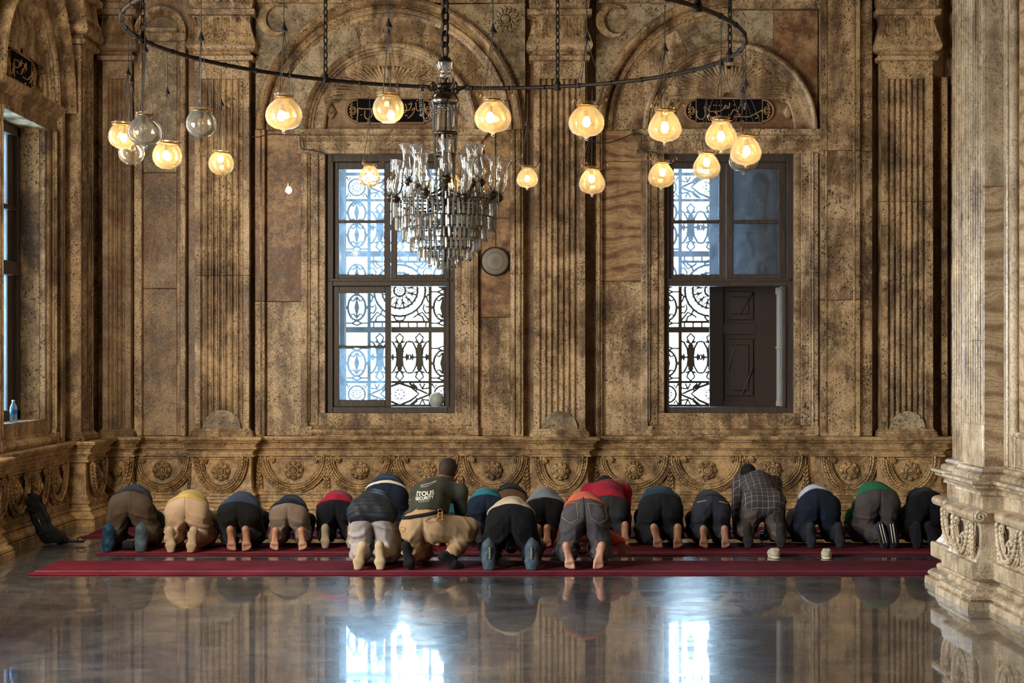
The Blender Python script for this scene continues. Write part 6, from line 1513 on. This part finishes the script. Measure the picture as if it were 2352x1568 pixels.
# cables draped on the wall
def cable(pts, label):
    o = tubes(FB, [stroke_cable(pts)], .0065, 'wall_cable', 'wire', None); tag(o, label, 'cable')
def stroke_cable(pts):
    s2 = stroke2([(PX(u, 19.85), PZ(v, 19.85)) for u, v, _ in pts], 6); o_ = [p[2] for p in pts]; n = len(s2)
    return [(a, b, np.interp(i / (n - 1) * (len(o_) - 1), range(len(o_)), o_)) for i, (a, b) in enumerate(s2)]
cable([(566, 200, .16), (568, 270, .16), (572, 308, .16), (590, 316, .19), (620, 309, .18), (660, 310, .17), (688, 312, .17), (693, 340, .17), (720, 346, .17), (746, 352, .14)], 'thin dark cable looping from the left pilaster to the window')
cable([(1345, 300, .22), (1362, 325, .20), (1385, 330, .19), (1420, 322, .19), (1455, 308, .19), (1472, 312, .19), (1474, 344, .17), (1500, 350, .17), (1524, 358, .14)], 'thin dark cable looping from the middle pilaster to the right window')
# white globe on the sill of the first window
yg = 20.42; gx = PX(1003, yg)
gl = tag(empty('sill_globe_lamp', (gx, yg, Z0)), 'round white globe lamp on the sill of the middle window', 'globe lamp')
M['opal'] = principled('opal_glass', sg((186, 190, 180)), .3)[0]
m_ = MB(); m_.lathe([(.001, .235), (.04, .228), (.072, .20), (.088, .16), (.09, .135), (.078, .095), (.055, .07)], (0, 0, 0), 28, cap=False); m_.build('opal_globe', M['opal'], gl, smooth=True)
m_ = MB(); m_.lathe([(.075, 0), (.078, .01), (.06, .03), (.055, .07)], (0, 0, .001), 24); m_.build('lamp_base', M['opal'], gl)
# single shoes left on the floor between the carpets
def shoe(u, v, rot, label):
    y = H * F / (v - V0); e = tag(empty('shoe', (PX(u, y), y, 0), rot), label, 'shoe', 'shoes left between the carpets')
    ol = sdf_obj('shoe_upper', [rc((0, -.09, .045), (0, -.05, .05), .038, .036, .02), rc((0, -.05, .04), (0, .08, .03), .040, .036, .03), rc((0, .08, .03), (0, .12, .026), .036, .026, .03), rc((-.022, -.09, .08), (-.022, -.02, .075), .012, .012, .02), rc((.022, -.09, .08), (.022, -.02, .075), .012, .012, .02), rc((-.02, -.115, .08), (.02, -.115, .08), .012, .012, .02)], .006, CM((170, 158, 132)), e, cuts=[(V3(0, 0, .014), (0, 0, 1), .004)])
    sdf_obj('shoe_sole', [rc((0, -.09, .012), (0, .02, .012), .040, .042, .01), rc((0, .02, .012), (0, .12, .012), .042, .032, .01)], .006, CM((196, 184, 156)), e, cuts=[(V3(0, 0, .001), (0, 0, 1), .003), (V3(0, 0, .020), (0, 0, -1), .003)])
    m_ = MB(); m_.lathe([(.001, .0), (.018, .001), (.02, .003)], (0, -.06, .088), 16, cap=False); m_.v = [(x, (y_ + .06) * 1.9 - .06, z) for x, y_, z in m_.v]; m_.build('insole', CM((120, 70, 60)), e, smooth=True)
    for k in range(4): 
        m_ = MB(); m_.tube([(-.026, .0 + k * .018, .072 - k * .005), (.026, .004 + k * .018, .072 - k * .005)], .0028, 5); m_.build('lace', CM((206, 196, 172)), e, smooth=True)
shoe(1777, 1280, .05, 'pale canvas shoe on the marble behind the checked shirt man'); shoe(1898, 1281, -.12, 'pale canvas shoe on the marble behind the navy trousers')
# phone beside the cream shirt man
yp = H * F / (1306 - V0)
ph = tag(empty('phone', (PX(1184, yp), yp, CT), .35), 'dark phone lying on the near carpet between two shoe covers', 'phone')
m_ = MB(); m_.box(-.036, .036, -.075, .075, .0006, .0085, .003); m_.build('phone_case', CM((30, 28, 30)), ph)
M['screen'] = principled('phone_screen', (.02, .02, .025), .08)[0]
m_ = MB(); m_.box(-.033, .033, -.071, .071, .0086, .0096); m_.build('phone_screen', M['screen'], ph)
# small things on the carpets
def sack(u, v, w, h, label, col, col2, seed, name='plastic_bag', cat='bag'):
    y = H * F / (v - V0); e = tag(empty(name, (PX(u, y), y, 0 if not (YF(1277) < y < YF(1249)) else CT)), label, cat)
    m, nt, n, p = principled('%s_film_%d' % (name, seed), sg(col), .3)
    a = n.noise(n.pos(), 26, 3, .6, 1.5); nt.links.new(n.ramp(a, [(.46, sg(col)), (.54, sg(col2))], 'CONSTANT'), p.inputs['Base Color'])
    sdf_obj('bag_body', [el((0, 0, h * .42), (w * .5, w * .34, h * .42), .02), rc((-w * .2, 0, h * .5), (w * .1, 0, h * .9), h * .2, h * .06, .03)], .008, m, e, cuts=[(V3(0, 0, .001), (0, 0, 1), .004)], disp=folds(.010, seed, 30, 26, 28))
    m_ = MB(); m_.tube([(w * .02, 0, h * .85), (w * .10, 0, h * 1.05), (w * .2, 0, h * .95), (w * .16, 0, h * .8)], .004, 5); m_.build('bag_handle', m, e, smooth=True)
sack(1519, 1243, .10, .13, 'crumpled blue and white patterned bag before the teal jacket man', (24, 40, 66), (130, 160, 190), 3)
sack(1754, 1243.5, .10, .12, 'crumpled blue black patterned bag ahead of the checked shirt man', (16, 26, 36), (150, 180, 200), 8)
yr = H * F / (1266 - V0); rl = tag(empty('tape_roll', (PX(296, yr), yr, CT)), 'small black roll with tan side between the blue shoe covers', 'roll')
m_ = MB(); m_.lathe([(.018, -.05), (.045, -.05), (.045, .05), (.018, .05)], (0, 0, .0456), 24, 'x', cap=False); m_.build('roll_body', CM((24, 22, 22)), rl, auto=40)
m_ = MB(); m_.lathe([(.018, -.0515), (.040, -.0515), (.040, -.050), (.018, -.050)], (0, 0, .0456), 24, 'x', cap=False); m_.build('roll_side', CM((176, 150, 118)), rl)
SKY = 30.0
EXPO = -0.08
WARM = (1.0, 0.80, 0.56); COOL = (0.84, 0.92, 1.0)
LIGHTS = [
    ('unseen_window_light', (-4.65, 12.9, 2.6), (1.8, 19.0, 1.5), 1.5, 3.0, 500, (1.0, 0.88, 0.70)),  # added key area light raking the back wall; no window opening modelled here
    ('unseen_window_light', (-4.6, 9.0, 2.2), (3.4, 13.0, 0.7), 1.5, 2.4, 330, COOL, 95),
    ('added_high_key', (-4.3, 14.5, 6.4), (2.5, 20.0, 1.8), 1.2, 1.2, 80, (1.0, 0.88, 0.70)),  # added key from the upper left, no opening in the wall there
    ('added_warm_fill', (8.8, 16.0, 3.2), (0.0, 20.0, 2.0), 2.0, 3.5, 80, WARM),  # added warm fill from beyond the pier, stands for no modelled lamp
    ('added_warm_fill', (1.5, -6.5, 5.5), (0.0, 20.0, 2.5), 7.0, 3.0, 38, WARM),  # added broad warm fill from behind the camera
    ('side_window_portal', (XL - T2 - .05, hcL, (Z0 + Z1) / 2), (0, hcL, (Z0 + Z1) / 2), Z1 - Z0, lo1 - lo0, 1, (1, 1, 1), 180, True),
]
# ------------------------------------------------------------------ light, sky, camera
wd = bpy.data.worlds.new('sky'); scene.world = wd; wd.use_nodes = True; nt = wd.node_tree; nt.nodes.clear()
bg = nt.nodes.new('ShaderNodeBackground'); wo = nt.nodes.new('ShaderNodeOutputWorld'); nt.links.new(bg.outputs[0], wo.inputs[0])
bg.inputs[0].default_value = (0.50, 0.76, 1.0, 1); bg.inputs[1].default_value = SKY
def area(name, loc, target, sx, sy, power, col, spread=180, portal=False):
    l = bpy.data.lights.new(name, 'AREA'); l.shape = 'RECTANGLE'; l.size = sx; l.size_y = sy; l.energy = power; l.color = col; l.spread = math.radians(spread)
    o = bpy.data.objects.new(name, l); COL.objects.link(o); o.location = loc
    o.rotation_euler = (Vector(target) - Vector(loc)).to_track_quat('-Z', 'Y').to_euler()
    if portal: l.cycles.is_portal = True
    return o
for i, (a, b) in enumerate(OP): area('daylight_portal', ((a + b) / 2, 21.85, (Z0 + Z1) / 2), ((a + b) / 2, 0, (Z0 + Z1) / 2), b - a, Z1 - Z0, 1, (1, 1, 1), portal=True)
# added area lights: left ones for unseen windows, warm fills right and behind
for L in LIGHTS: area(*L)
cam = bpy.data.cameras.new('camera'); co = bpy.data.objects.new('camera', cam); COL.objects.link(co); scene.camera = co
co.location = (0, 0, H); co.rotation_euler = (PI / 2, 0, 0)
cam.sensor_fit = 'HORIZONTAL'; cam.sensor_width = 36.0; cam.lens = F * 36.0 / 2352.0
cam.shift_x = 0.0; cam.shift_y = (V0 - 784.0) / 2352.0
cam.clip_start = 0.05; cam.clip_end = 200
vs_ = scene.view_settings; vs_.view_transform = 'Standard'; vs_.look = 'None'; vs_.gamma = 1.0; vs_.use_curve_mapping = False; vs_.exposure = EXPO
scene.display_settings.display_device = 'sRGB'
cy = scene.cycles; cy.max_bounces = 7; cy.diffuse_bounces = 3; cy.glossy_bounces = 4; cy.transmission_bounces = 4; cy.transparent_max_bounces = 20; cy.caustics_reflective = False; cy.caustics_refractive = False
cy.use_denoising = True; cy.sample_clamp_indirect = 6.0; cy.sample_clamp_direct = 0.0
cy.use_adaptive_sampling = True; cy.adaptive_threshold = 0.03
print('SCRIPT DONE')
